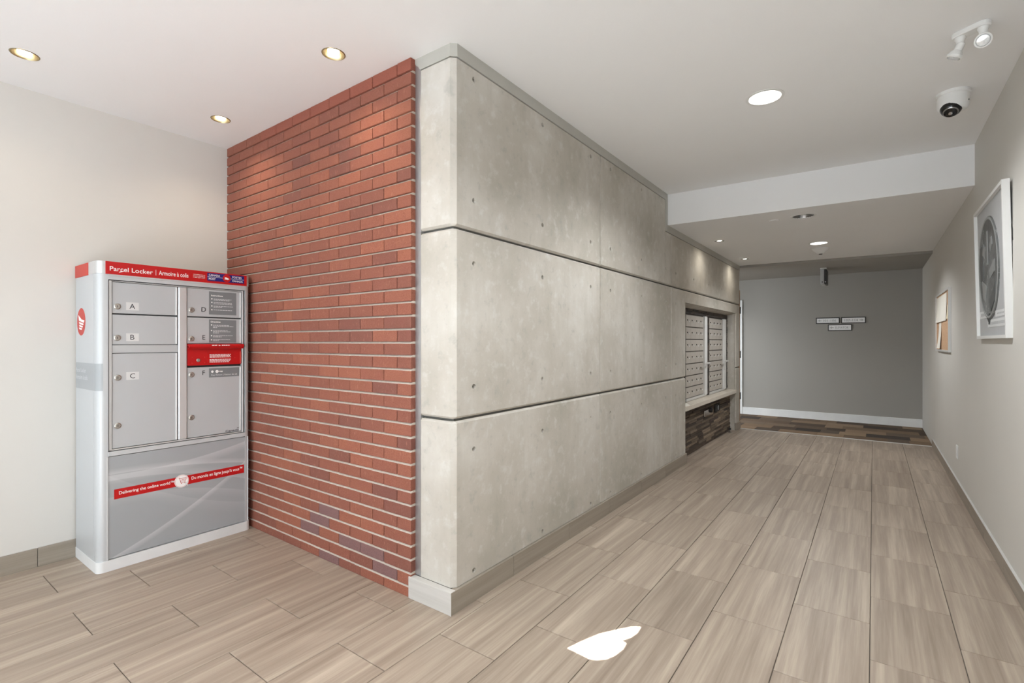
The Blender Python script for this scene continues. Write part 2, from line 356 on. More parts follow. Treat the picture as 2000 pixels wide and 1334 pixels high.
# ------------------------------------------------------------------ floor: one tile per object
fl = struct(BX('floor', (-4.2, YBACK - 0.2, -0.12), (0.7, 9.45, -0.005), 'grout'))
G = 0.0016
bm = bmesh.new(); box(bm, (-0.149 + G, -0.3 + G, -0.008), (0.149 - G, 0.3 - G, 0.0), 0.0012)
TILE = bpy.data.meshes.new('floor_tile'); bm.to_mesh(TILE); bm.free(); TILE.materials.append(M['tile'])
def subtract(y0, y1, xc):
    """the tile's y-range that is really floor (in front of the brick wall, up to the carpet)"""
    top = 7.75 if xc > XC else ybrick(xc) + 0.004
    return max(y0, -0.65), min(y1, top)
for kx in range(-1, 14):
    x1 = 0.286 - 0.298 * kx; x0 = x1 - 0.298
    x0c, x1c = max(x0, XL + 0.001), min(x1, XR - 0.001)
    if x1c - x0c < 0.02: continue
    xc = (x0 + x1) / 2; ph = 0.336 - 0.017 * (xc + 1.35) + (0.0 if kx % 2 else 0.3)
    n0 = int((-0.65 - ph) // 0.6)
    for n in range(n0, 14):
        y0, y1 = ph + 0.6 * n, ph + 0.6 * (n + 1)
        for a, b, c, d in (((x0c, XC, y0, y1), (XC, x1c, y0, y1)) if x0c < XC < x1c else ((x0c, x1c, y0, y1),)) if False else ((x0c, x1c, y0, y1),):
            span = (b - XC > 0.02)
            ya, yb = max(c, -0.65), min(d, 7.75 if span else ybrick(xc) + 0.004)
            if yb - ya < 0.012: continue
            if abs(b - a - 0.298) < 1e-4 and abs(yb - ya - 0.6) < 1e-4: inst('floor_tile', TILE, ((a + b) / 2, (ya + yb) / 2, 0), fl)
            else: BX('floor_tile', (a + G, ya + G, -0.008), (b - G, yb - G, 0), 'tile', fl, 0.0012)
BX('unseen_bounce_floor', (XL, YBACK, -0.008), (XR, -0.652, -0.001), 'bounce_floor', fl)  # unseen floor, made pale and neutral to bounce sunlight onto the ceiling
# carpet tiles in the hall beyond
cp = struct(BX('carpet', (-4.1, 7.75, -0.01), (XR, YEND, 0.002), 'carpet'))
y = 7.755; row = 0
while y < YEND - 0.03:
    d = 0.262; x = -3.2 - 0.2 * (row % 3)
    while x < XR:
        wd = random.choice((0.22, 0.30, 0.40, 0.46)); xe = min(x + wd, XR - 0.002)
        if xe > -2.4: BX('carpet_tile', (x + 0.001, y, 0.0), (xe - 0.001, min(y + d - 0.002, YEND), 0.0055 + random.random() * 0.001), 'carpet', cp)
        x += wd
    y += d; row += 1
struct(BX('trim_1', (XC, 7.742, 0.0), (XR, 7.754, 0.007), 'alu'))['label'] = 'metal strip where the tiles meet the carpet'

# ------------------------------------------------------------------ ceiling with real recesses for the lights
LIGHTS = [(-3.318, 0.555, 0.050), (-2.107, 1.431, 0.050), (-3.294, 1.436, 0.050), (-0.499, 3.128, 0.083)]
LOW = [(-1.359, 5.71, 0.045), (-1.378, 7.143, 0.045), (-0.493, 6.479, 0.083), (-0.497, 5.010, 0.085)]
BEAM = ((XC - 0.4, 4.635), (XR + 0.05, 4.735))
bm = bmesh.new(); mt = Matrix.Translation((0, 0, H)) @ Matrix.Rotation(math.pi, 4, 'X')     # local (x, -y), facing down
lp = fill(bm, [[(-3.95, -YBACK + 0.1), (-3.95, -4.8), (XR + 0.1, -4.8), (XR + 0.1, -YBACK + 0.1)]] + [circ(x, -y, r, 24) for x, y, r in LIGHTS], mt)
box(bm, (-3.95, YBACK - 0.1, H + 0.12), (XR + 0.1, 4.9, H + 0.16))
struct(put('ceiling', bm, 'ceil'))
bm = bmesh.new(); mt = Matrix.Translation((0, 0, HL)) @ Matrix.Rotation(math.pi, 4, 'X')
fill(bm, [[(BEAM[0][0], -7.72), (XR + 0.05, -7.80), (XR + 0.05, -BEAM[1][1]), (BEAM[0][0], -BEAM[0][1])]] + [circ(x, -y, r, 24) for x, y, r in LOW], mt)
box(bm, (-2.2, 4.9, HL + 0.14), (XR + 0.1, 7.9, HL + 0.18))
struct(put('ceiling_2', bm, 'ceil'))
bm = bmesh.new()
prism(bm, [(BEAM[0][0], BEAM[0][1]), (BEAM[1][0], BEAM[1][1]), (BEAM[1][0], BEAM[1][1] + 0.1), (BEAM[0][0], BEAM[0][1] + 0.1)], Matrix.Translation((0, 0, H + 0.06)), H + 0.06 - HL)
struct(put('beam_1', bm, 'ceil'))
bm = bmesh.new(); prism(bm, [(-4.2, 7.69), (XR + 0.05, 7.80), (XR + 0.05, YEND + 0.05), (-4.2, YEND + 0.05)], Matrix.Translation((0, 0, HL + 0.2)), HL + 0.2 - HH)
struct(put('ceiling_3', bm, 'end'))  # grey wall paint puts the unlit hall's shade into this ceiling's colour

# ------------------------------------------------------------------ brick wall
bm = bmesh.new(); prism(bm, [(XL - 0.05, ybrick(XL) + 0.034), (-1.836, YB + 0.034), (-1.836, 1.93), (XL - 0.05, 1.93)], Matrix.Translation((0, 0, 2.66)), 2.68)
wb = struct(put('wall_brick', bm, 'joint_shade'))
PZ, PX, BT = 0.06645, 0.1935, 0.012
def brick_mesh(wd, hh, m):
    bm = bmesh.new(); box(bm, (-wd / 2, -0.012, -hh / 2), (wd / 2, 0.03, hh / 2), 0.0016); me = bpy.data.meshes.new('brick'); bm.to_mesh(me); bm.free(); me.materials.append(M[m]); return me
cells = []
for j in range(-1, 39):
    za = 0.0 if j == -1 else 0.051 + PZ * j + 0.0052; zb = 0.0458 if j == -1 else (H if j == 38 else 0.051 + PZ * (j + 1) - 0.0052)
    x = -1.822; first = True
    while x > XL + 0.01:
        if first: wd = (2.0275 - 1.822) if j % 2 else (1.926 - 1.822)
        else: wd = PX
        first = False
        xa = max(x - wd + 0.003, XL + 0.002); xb = x - 0.003
        if xb - xa > 0.01 and not (xb < -3.40 and zb < 1.5): cells.append((xa, xb, za, zb, j))
        x -= wd
cells.sort(key=lambda c: -c[1])
cache = {}; rest = bmesh.new()
for j in range(0, 39):                             # raked bed joints, one strip of mortar per course
    zj = 0.051 + PZ * j; bm = bmesh.new()
    q = [bm.verts.new((x, ybrick(x) + dy, zj + dz)) for x in (XL, -1.826) for dy, dz in ((0.0015, -0.0058), (0.0145, 0.0058), (0.038, 0.0058), (0.038, -0.0058))]
    bm.faces.new(q[:4]); bm.faces.new(q[4:])
    for i in range(4): bm.faces.new((q[i], q[(i + 1) % 4], q[4 + (i + 1) % 4], q[4 + i]))       # weathered profile: set back under the brick above
    put('mortar_joint', bm, 'mortar', wb)
for i, (xa, xb, za, zb, j) in enumerate(cells):
    xc = (xa + xb) / 2; kx = int((-1.822 - xc) / PX)
    m = 'brick_top' if j == 38 else 'brick'
    if (kx, j) in {(3, 3), (4, 1), (2, 1), (1, 1), (4, 2), (3, -1), (1, 0)}: m = 'brick_dark'
    loc = Vector((xc, ybrick(xc) + 0.012, (za + zb) / 2))
    if i < 300:
        key = (round(xb - xa, 3), round(zb - za, 3), m)
        if key not in cache: cache[key] = brick_mesh(xb - xa, zb - za, m)
        inst('brick', cache[key], loc + Vector((0, random.uniform(-0.0008, 0.0008), 0)), wb)
    else: box(rest, (xa, ybrick(xc), za), (xb, ybrick(xc) + 0.04, zb), 0.0016)
tag(put('brick_run', rest, 'brick', wb), kind='stuff')

# ------------------------------------------------------------------ metal trims round the concrete pier
t2 = struct(link('trim_2', None, (-1.81, 1.705, 0.105)))
PR('steel_strip', [(-1.85, 0.106), (-1.787, 0.106), (-1.787, 2.5785), (-1.85, 2.6395)], frame((0, 1.699, 0), (1, 0, 0), (0, 0, 1)), 0.03, 'steel', t2)
bm = bmesh.new(); mtf = frame((0, 1.696, 0), (1, 0, 0), (0, 0, 1))
prism(bm, [(-1.8495, 2.640), (-1.787, 2.579), (-1.592, 2.579), (-1.592, 2.640)], mtf, 0.04); put('front_trim', bm, 'metal_trim', t2)
bm = bmesh.new(); prism(bm, [(-1.5915, 1.696), (-1.566, 1.7185), (-1.60, 1.74), (-1.60, 1.70)], Matrix.Translation((0, 0, 2.64)), 0.061); put('corner_trim', bm, 'metal_trim', t2)
ms = frame((XC + 0.004, 0, 0), (0, 1, 0), (0, 0, 1))
PR('side_trim', [(1.7195, 2.579), (4.581, 2.579), (4.641, 2.640), (1.7195, 2.640)], ms, 0.03, 'metal_trim', t2)
PR('drop_trim', [(4.581, 2.578), (4.581, 2.287), (4.641, 2.350), (4.641, 2.639)], ms, 0.03, 'metal_trim', t2)
PR('lower_trim', [(4.5815, 2.286), (7.75, 2.286), (7.75, 2.350), (4.6415, 2.350)], ms, 0.03, 'metal_trim', t2)

# ------------------------------------------------------------------ concrete wall: panels with recessed joints and tie holes
wc = struct(BX('wall_concrete', (-2.0, 1.722, -0.02), (XC - 0.021, 5.2, 2.66), 'concrete_core'))
NY0, NY1, NZ0, NZ1, NX = 5.2, 7.53, 0.58, 1.655, -1.69
BX('core', (-2.0, 5.2, NZ1 + 0.001), (XC - 0.021, 7.75, 2.40), 'concrete_core', wc)
BX('core', (-2.0, NY1 + 0.022, -0.02), (XC - 0.021, 7.752, NZ1), 'concrete_core', wc)
BX('core', (-2.0, NY0, -0.02), (NX - 0.03, NY1 + 0.03, NZ1 + 0.002), 'concrete_core', wc)
G2, C, RH = 0.006, 0.010, 0.013
ROWS = [(0.105, 0.885), (0.885, 1.786), (1.786, 2.578)]
mside = frame((XC, 0, 0), (0, 1, 0), (0, 0, 1))
holes = wc
def side_panel(bm, outline, gaps, chams, hs):
    """outline counter-clockwise in (y, z); per edge: joint gap and chamfer"""
    back = offset_poly(outline, gaps); front = offset_poly(outline, [g + c for g, c in zip(gaps, chams)])
    lp = fill(bm, [front] + [circ(y, z, RH) for y, z in hs], mside)
    bk = [bm.verts.new(mside @ Vector((p[0], p[1], -0.011))) for p in back]; b2 = [bm.verts.new(mside @ Vector((p[0], p[1], -0.0215))) for p in back]
    f = lp[0]; n = len(f)
    for a, b in ((f, bk), (bk, b2)):
        for i in range(n): bm.faces.new((a[i], b[i], b[(i + 1) % n], a[(i + 1) % n]))
    for lpv, (y, z) in zip(lp[1:], hs):
        inn = [bm.verts.new(mside @ Vector((p[0], p[1], -0.016))) for p in circ(y, z, RH * 0.8)]
        for i in range(len(inn)): bm.faces.new((lpv[i], lpv[(i + 1) % 12], inn[(i + 1) % 12], inn[i]))
        bm.faces.new(inn).material_index = 1
    return [mside @ Vector((p[0], p[1], 0)) for p in front], bk
HZ = [[0.140, 0.729], [1.034, 1.630], [1.937, 2.525]]
hy = [[1.843, 2.462, 3.075], [3.392, 4.0, 4.60], [4.893, 5.494, 6.10, 6.71]]
for r, (z0, z1) in enumerate(ROWS):
    cz0, cz1 = (0.0 if r == 0 else C), (0.0 if r == 2 else C); gz0, gz1 = (0.001 if r == 0 else G2), (0.004 if r == 2 else G2)
    # corner panel: front face, chamfered arris, side face
    bm = bmesh.new(); yA, yB = 1.720, 3.225
    side_panel(bm, rect(yA, yB, z0, z1), [gz0, 0.005, gz1, 0.0], [cz0, 0.006, cz1, 0.0], [(y, z) for y in hy[0] for z in HZ[r]])
    za, zb, zc, zd = z0 + gz0, z1 - gz1, z0 + gz0 + cz0, z1 - gz1 - cz1
    XF0, XF1, YF = -1.785, -1.592, 1.698
    plan = [(XF0, YF, 0, -1), (XF1, YF, -0.35, -1), (XC, yA, 1, -0.35)]
    for (xa, ya, na, nb), (xb, yb, nc, nd) in zip(plan, plan[1:]):
        q = []
        for zz, dd in ((za, 0.0215), (za, 0.011), (zc, 0.0), (zd, 0.0), (zb, 0.011), (zb, 0.0215)):
            q.append((Vector((xa - na * dd, ya - nb * dd, zz)), Vector((xb - nc * dd, yb - nd * dd, zz))))
        for (p0, p1), (p2, p3) in zip(q, q[1:]):
            if (p0 - p2).length < 1e-6: continue
            bm.faces.new([bm.verts.new(p) for p in (p0, p1, p3, p2)])
    bm.faces.new([bm.verts.new(p) for p in ((XF0, YF, za), (XF0, YF + 0.03, za), (XF0, YF + 0.03, zb), (XF0, YF, zb))])
    bmesh.ops.remove_doubles(bm, verts=bm.verts, dist=1e-5)
    put('concrete_panel', bm, 'concrete', wc)
    bm = bmesh.new()
    out = rect(3.225, 4.752, z0, z1); hs = [(y, z) for y in hy[1] for z in HZ[r]]
    gp, ch = [gz0, 0.005, gz1, 0.005], [cz0, 0.006, cz1, 0.006]
    if r == 2:                                     # notched round the ceiling drop
        out = [(3.225, z0), (4.752, z0), (4.752, 2.286), (4.581, 2.286), (4.581, z1), (3.225, z1)]; gp = [gz0, 0.005, 0.004, 0.004, 0.004, 0.005]; ch = [C, 0.006, 0, 0, 0, 0.006]
        hs = [(3.392, 1.937), (4.0, 1.937), (4.60, 1.937), (3.392, 2.525), (4.0, 2.525)]
    side_panel(bm, out, gp, ch, hs); put('concrete_panel', bm, 'concrete', wc)
    bm = bmesh.new()
    if r == 2: side_panel(bm, rect(4.752, 7.75, z0, 2.286), [G2, 0, 0.004, 0.005], [C, 0, 0, 0.006], [(y, 1.925) for y in hy[2]])
    elif r == 1:
        out = [(4.752, z0), (NY0, z0), (NY0, NZ1), (NY1, NZ1), (NY1, z0), (7.75, z0), (7.75, z1), (4.752, z1)]
        side_panel(bm, out, [G2, 0, 0, 0, G2, 0, G2, 0.005], [C, 0.003, 0.003, 0.003, C, 0, C, 0.006], [(4.893, 1.034), (4.893, 1.63)])
    else: side_panel(bm, rect(4.752, NY0, z0, z1), [0.001, 0, G2, 0.005], [0, 0.003, C, 0.006], [(4.893, 0.14), (4.893, 0.729)])
    put('concrete_panel', bm, 'concrete', wc)
bm = bmesh.new(); side_panel(bm, rect(NY1, 7.75, 0.105, 0.885), [0.0, 0, G2, 0], [0, 0, C, 0.003], []); put('concrete_panel', bm, 'concrete', wc)
# niche reveals
bm = bmesh.new()
prism(bm, [(NX - 0.03, 1.63), (-1.68, 1.63), (XC - 0.02, NZ1 - 0.002), (XC - 0.02, NZ1 + 0.02), (NX - 0.03, NZ1 + 0.02)], frame((0, NY1, 0), (1, 0, 0), (0, 0, 1)), -(NY1 - NY0)); put('soffit', bm, 'concrete', wc)
BX('reveal', (NX - 0.03, NY1, 0.0), (XC - 0.019, NY1 + 0.02, NZ1), 'concrete', wc)
BX('reveal', (NX - 0.03, NY0 - 0.02, 0.0), (XC - 0.019, NY0, NZ1), 'concrete', wc)
BX('end_face', (-2.0, 7.745, 0.0), (XC - 0.019, 7.757, HL), 'concrete', wc)
# tiled skirting
bp = struct(link('baseboard_pier', None, (-1.70, 1.67, 0)))
BX('base_tile', (-1.838, 1.664, 0), (-1.5575, 1.697, 0.105), 'base_tile_front_lit', bp, 0.001)
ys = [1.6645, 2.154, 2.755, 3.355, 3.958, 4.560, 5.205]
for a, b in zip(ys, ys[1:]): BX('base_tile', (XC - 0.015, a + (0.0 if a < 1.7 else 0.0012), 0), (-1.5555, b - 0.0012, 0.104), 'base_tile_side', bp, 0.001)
BX('base_tile', (XC - 0.015, NY1 + 0.002, 0), (-1.5555, 7.77, 0.104), 'base_tile_side', bp, 0.001)
BX('edge_strip', (-1.5585, 1.6625, 0), (-1.5545, 1.6655, 0.106), 'alu', bp)
b1 = struct(link('baseboard_left', None, (XL, 0, 0)))
yy = -2.32
while yy < 0.9: BX('base_tile', (XL - 0.002, yy + 0.0012, 0), (XL + 0.011, yy + 0.5988, 0.104), 'base_tile_side', b1, 0.001); yy += 0.6
b2 = struct(link('baseboard_right', None, (XR, 4, 0)))
yy = -0.5
while yy < 7.7: BX('base_tile', (XR - 0.011, yy + 0.0012, 0), (XR + 0.002, min(yy + 0.5988, 7.75), 0.092), 'base_tile_side', b2, 0.001); yy += 0.6
BX('edge_strip', (XR - 0.0125, -0.5, 0.0925), (XR + 0.002, 7.75, 0.0955), 'alu', b2)
b3 = struct(BX('baseboard_end', (-4.1, YEND - 0.016, 0), (XR, YEND + 0.002, 0.125), 'trim_white', None, 0.003))
# doorway at the far side, half hidden by the pier
d1 = struct(link('door_1', None, (-2.35, YEND, 0)))
BX('casing', (-1.915, YEND - 0.022, 0), (-1.838, YEND + 0.002, 1.975), 'trim_white', d1, 0.003)
BX('casing', (-2.85, YEND - 0.022, 1.90), (-1.915, YEND + 0.002, 1.975), 'trim_white', d1, 0.003)
BX('casing', (-2.85, YEND - 0.022, 0), (-2.775, YEND + 0.002, 1.90), 'trim_white', d1, 0.003)
BX('door_leaf', (-2.775, YEND - 0.012, 0.008), (-1.915, YEND, 1.90), 'door_paint', d1, 0.002)
d2 = struct(link('door_2', None, (XC, 7.77, 0)))
BX('jamb', (-1.66, 7.757, 0.104), (XC + 0.002, 7.79, 2.0), 'door_paint', d2, 0.002)
for z in (0.42, 1.02, 1.66): BX('hinge', (XC - 0.01, 7.765, z), (XC + 0.012, 7.79, z + 0.10), 'dark', d2, 0.003)

# ------------------------------------------------------------------ mailbox niche
st = struct(BX('wall_ledger_stone', (NX - 0.02, NY0 + 0.002, 0.0), (-1.665, NY1 - 0.002, 0.53), 'dark'))
z = 0.003; nrow = 19; hgt = (0.53 - 0.004) / nrow
for r in range(nrow):
    y = NY0 + 0.035
    while y < NY1 - 0.01:
        L = random.uniform(0.16, 0.42); ye = min(y + L, NY1 - 0.004)
        if NY1 - ye < 0.06: ye = NY1 - 0.004
        BX('stone_strip', (-1.672, y + 0.001, z + 0.0012), (-1.645 + random.uniform(-0.008, 0.003), ye - 0.001, z + hgt - 0.0012), 'stone', st, 0.0015)
        y = ye + 1e-6
    z += hgt
mo = struct(BX('wall_mosaic', (NX - 0.035, NY0 + 0.001, 0.58), (NX - 0.012, NY1 - 0.001, 1.629), 'dark'))
def mosaic(y0, y1, z0, z1, pitch):
    z = z0
    while z < z1 - 0.004:
        ze = min(z + pitch, z1); y = y0
        while y < y1 - 0.004:
            ye = min(y + random.uniform(0.10, 0.24) if (y1 - y0) > 0.3 else y1, y1)
            if y1 - ye < 0.05: ye = y1
            BX('mosaic_strip', (NX - 0.013, y + 0.001, z + 0.001), (NX + random.uniform(0.004, 0.010), ye - 0.001, ze - 0.001), 'mosaic', mo); y = ye
        z = ze
mosaic(5.45, NY1 - 0.003, 1.568, 1.628, 0.02); mosaic(6.425, 6.568, 0.602, 1.566, 0.032); mosaic(7.395, NY1 - 0.003, 0.602, 1.566, 0.032)
def mailbox(y0, yr, y1, label, lever):
    t = thing('mailbox_unit', ((NX, (y0 + y1) / 2, 0.582)), label, 'mailboxes', 'mailbox units in the wall niche')
    BX('backing', (NX - 0.011, y0, 0.60), (NX - 0.002, y1, 1.565), 'box_gap', t)
    BX('stile', (NX - 0.002, yr + 0.004, 0.60), (NX + 0.022, y1 - 0.004, 1.565), 'fix_white', t, 0.002)
    BX('bottom_rail', (NX - 0.002, y0, 0.584), (NX + 0.012, y1 - 0.004, 0.612), 'alu', t, 0.002)
    zs = [1.560, 1.419, 1.280, 1.141, 1.003, 0.868, 0.741, 0.614]; cw = (yr - y0) / 4
    for a, b in zip(zs, zs[1:]):
        for c in range(4):
            ya = y0 + c * cw; h = a - b - 0.012
            key = ('mb', round(h, 3), round(cw, 3))
            if key not in cache:
                bm = bmesh.new(); box(bm, (-0.004, -cw / 2 + 0.0008, -h / 2), (0.006, cw / 2 - 0.0008, h / 2), 0.0015); me = bpy.data.meshes.new('mailbox_door'); bm.to_mesh(me); bm.free(); me.materials.append(M['box_door']); cache[key] = me
            if 'mlock' not in cache:
                bm = bmesh.new(); lathe(bm, [(0.008, 0), (0.008, 0.005), (0.005, 0.007)], frame((0, 0, 0), (0, 1, 0), (0, 0, 1)), 10); me = bpy.data.meshes.new('lock'); bm.to_mesh(me); bm.free(); me.materials.append(M['sign_dark']); cache['mlock'] = me
                bm = bmesh.new(); box(bm, (0, -0.013, -0.006), (0.002, 0.013, 0.006)); me = bpy.data.meshes.new('number_plate'); bm.to_mesh(me); bm.free(); me.materials.append(M['kick']); cache['mnum'] = me
            zc = (a + b) / 2
            d = inst('mailbox_door', cache[key], (NX + 0.0, ya + cw / 2, zc), t)
            inst('lock', cache['mlock'], (NX + 0.006, ya + cw * 0.28, zc + 0.008), d)
            inst('number_plate', cache['mnum'], (NX + 0.006, ya + cw * 0.68, zc - 0.006), d)
    bm = bmesh.new(); yc = (yr + y1) / 2; xh = NX + 0.065
    lathe(bm, [(0.011, 0), (0.011, 0.043)], frame((NX + 0.022, yc, 0.99), (0, 1, 0), (0, 0, 1)), 10)
    if lever == 'down': box(bm, (xh - 0.009, yc - 0.20, 0.978), (xh + 0.004, yc + 0.012, 1.0), 0.003); box(bm, (xh - 0.009, yc - 0.205, 0.875), (xh + 0.004, yc - 0.19, 1.0), 0.003)
    else: box(bm, (xh - 0.009, yc - 0.22, 0.980), (xh + 0.004, yc + 0.012, 0.998), 0.003)
    put('handle', bm, 'alu', t)
mailbox(5.60, 6.305, 6.422, 'bank of mailbox doors in the concrete niche, nearer one with level lever handle', 'level')
mailbox(6.571, 7.255, 7.392, 'bank of mailbox doors in the concrete niche, far one with hanging lever handle', 'down')
tag(BX('counter', (NX - 0.012, NY0 + 0.002, 0.531), (XC + 0.008, NY1 - 0.002, 0.580), 'counter', None, 0.003), 'pale polished stone ledge under the mailboxes in the concrete niche', 'counter')
bm = bmesh.new(); prism(bm, [(-1.655, 5.29), (-1.572, 5.22), (-1.565, 5.34), (-1.648, 5.50)], Matrix.Translation((0, 0, 0.583)), 0.002)
tag(put('envelope', bm, 'paper'), 'cream paper envelope lying on the near end of the pale ledge', 'envelope')
t = thing('wall_outlet', (-1.645, 6.76, 0.40), 'black electric outlet on the dark stone strips below the ledge', 'outlet')
BX('cover_plate', (-1.646, 6.64, 0.352), (-1.630, 6.88, 0.452), 'dark', t, 0.003); BX('socket', (-1.631, 6.76, 0.37), (-1.626, 6.80, 0.43), 'can', t); BX('socket', (-1.631, 6.69, 0.37), (-1.626, 6.73, 0.43), 'black', t)
t = thing('access_panel', (-1.645, 6.30, 0.38), 'small pale silver plate with black knob on the dark stone strips', 'plate')
BX('face_plate', (-1.646, 6.14, 0.355), (-1.630, 6.40, 0.425), 'chrome', t, 0.003); LT('knob', [(0.032, 0), (0.032, 0.02), (0.02, 0.028)], frame((-1.632, 6.42, 0.41), (0, 1, 0), (0, 0, 1)), 'black', t, 14)
t = thing('door_stop', (-1.60, 7.33, 0), 'small chrome stop on the floor at the foot of the dark stone strips', 'door stop')
LT('post', [(0.022, 0), (0.022, 0.006), (0.011, 0.012), (0.011, 0.04)], Matrix.Translation((-1.605, 7.32, 0)), 'chrome', t, 14); LT('rubber_tip', [(0.016, 0.04), (0.018, 0.05), (0.014, 0.062)], Matrix.Translation((-1.605, 7.32, 0)), 'black', t, 14)

# ------------------------------------------------------------------ parcel locker
FX, LY0, LY1, LZ = -3.37, 0.845, 1.655, 1.690
lk = thing('parcel_locker', (-3.56, 1.25, 0), 'tall light grey parcel locker with red header band in the brick corner', 'locker')
mf = frame((FX, 0, 0), (0, 1, 0), (0, 0, 1))          # front: local x = world y, local y = world z
mb = frame((0, LY0, 0), (1, 0, 0), (0, 0, 1))          # side: local x = world x
def rounded(x0, x1, y0, y1, r, n=6):
    """plan outline with rounded front corners (x1 = front)"""
    p = [(x0, y1), (x0, y0)]
    for i in range(n + 1): a = -math.pi / 2 + math.pi / 2 * i / n; p.append((x1 - r + r * math.cos(a), y0 + r + r * math.sin(a)))
    for i in range(n + 1): a = math.pi / 2 * i / n; p.append((x1 - r + r * math.cos(a), y1 - r + r * math.sin(a)))
    return p
def column(name, plan, z0, z1, m):
    bm = bmesh.new(); prism(bm, plan, Matrix.Translation((0, 0, z1)), z1 - z0); return put(name, bm, m, lk, smooth=True)
XB = -3.755
column('kick_plate', rounded(XB, FX + 0.004, LY0 - 0.003, LY1 + 0.002, 0.032), 0.0, 0.058, 'kick')
# body shell with a recess for the door frame
DF = (0.893, 1.622, 0.650, 1.592)
column('cabinet_body', rounded(XB, FX - 0.030, LY0 + 0.005, LY1 - 0.005, 0.004), 0.058, 1.621, 'locker_gap')
def post(ya, yb, left):
    bm = bmesh.new(); r = 0.034; p = [(FX - 0.06, yb if left else ya), (FX, yb if left else ya)]
    arcp = [(FX - r + r * math.cos(a), (LY0 + r + r * math.sin(a)) if left else (LY1 - r - r * math.sin(a))) for a in [math.pi / 2 * (-i / 6) for i in range(7)]]
    p += arcp + [(FX - 0.06, LY0 if left else LY1)]
    prism(bm, p, Matrix.Translation((0, 0, 1.622)), 1.622 - 0.058); return put('corner_post', bm, 'locker', lk, smooth=True)
post(LY0, DF[0], True); post(DF[1], LY1, False)
BX('side_panel', (XB, LY0 - 0.001, 0.058), (FX - 0.058, LY0 + 0.003, 1.622), 'locker', lk); BX('side_panel', (XB, LY1 - 0.003, 0.058), (FX - 0.058, LY1 + 0.001, 1.622), 'locker', lk)
BX('top_rail', (FX - 0.03, DF[0], DF[3]), (FX, DF[1], 1.622), 'locker', lk); BX('cross_rail', (FX - 0.03, DF[0], 0.625), (FX + 0.002, DF[1], DF[2]), 'locker', lk, 0.001)
# header: core, wrap posts, red bands
column('header', rounded(XB, FX + 0.002, LY0 - 0.002, LY1 + 0.002, 0.034), 1.622, 1.690, 'locker_rail')
hb = BX('header_band', (FX, 0.880, 1.6205), (FX + 0.0055, 1.630, 1.690), 'red', lk, 0.0008)
BX('side_band', (XB, LY0 - 0.005, 1.6205), (-3.515, LY0, 1.690), 'red_side', lk, 0.0008)
BX('header_lip', (FX - 0.03, DF[0], 1.612), (FX + 0.004, DF[1], 1.6205), 'locker_rail', lk)
mh = frame((FX + 0.0056, 0, 0), (0, 1, 0), (0, 0, 1))
text('lettering', 'Parcel Locker', mh, 'white', hb, 0.898, 1.6395, 0.200, 0.0245, 0.008)
flat('divider', rect(1.1125, 1.1145, 1.637, 1.669), mh, 'white', hb)
text('lettering', 'Armoire à colis', mh, 'white', hb, 1.128, 1.6405, 0.154, 0.0255, 0.008)
text('lettering', 'canadapost.ca', mh, 'white', hb, 1.309, 1.6615, 0.066, 0.0065, 0.015); text('lettering', 'postescanada.ca', mh, 'white', hb, 1.309, 1.6525, 0.066, 0.0065, 0.015); text('lettering', '1 800 267-1177', mh, 'white', hb, 1.309, 1.644, 0.066, 0.006, 0.015)
flat('emblem_field', rect(1.388, 1.612, 1.634, 1.683), mh, 'blue', hb)
me_ = frame((FX + 0.0066, 0, 0), (0, 1, 0), (0, 0, 1))
flat('emblem_line', rect(1.390, 1.610, 1.6575, 1.6592), me_, 'white', hb, 0.0004)
text('lettering', 'CANADA', me_, 'white', hb, 1.396, 1.664, 0.066, 0.0125, 0.015); text('lettering', 'POST', me_, 'white', hb, 1.396, 1.640, 0.040, 0.0125, 0.015)
text('lettering', 'POSTES', me_, 'white', hb, 1.537, 1.664, 0.058, 0.0125, 0.015); text('lettering', 'CANADA', me_, 'white', hb, 1.537, 1.640, 0.066, 0.0125, 0.015)
flat('emblem_disc', circ(1.503, 1.6585, 0.0245, 28), me_, 'red', hb, 0.0008)
def wing(mt, cx, cy, s, flip=False):
    """white winged shaft with three tail bars"""
    shapes = [[(-0.85, 0.35), (-0.2, 0.30), (0.85, -0.20), (0.55, -0.40), (-0.75, -0.25), (-0.55, 0.02), (-0.35, 0.05)], [(-0.80, -0.32), (0.48, -0.45), (0.40, -0.55), (-0.62, -0.45)]]
    bm = bmesh.new()
    for sh in shapes: prism(bm, [(cx + x * s, cy + y * s) for x, y in sh][::-1], mt @ Matrix.Translation((0, 0, 0.0016)), 0.0006)
    return bm
put('emblem_wing', wing(me_, 1.503, 1.6595, 0.019), 'white', hb)
bm = bmesh.new(); prism(bm, [(0.938, 1.632), (0.944, 1.640), (0.958, 1.645), (0.966, 1.644), (0.950, 1.636)], mh @ Matrix.Translation((0, 0, 0.001)), 0.0008); put('print_mark', bm, 'white', hb)
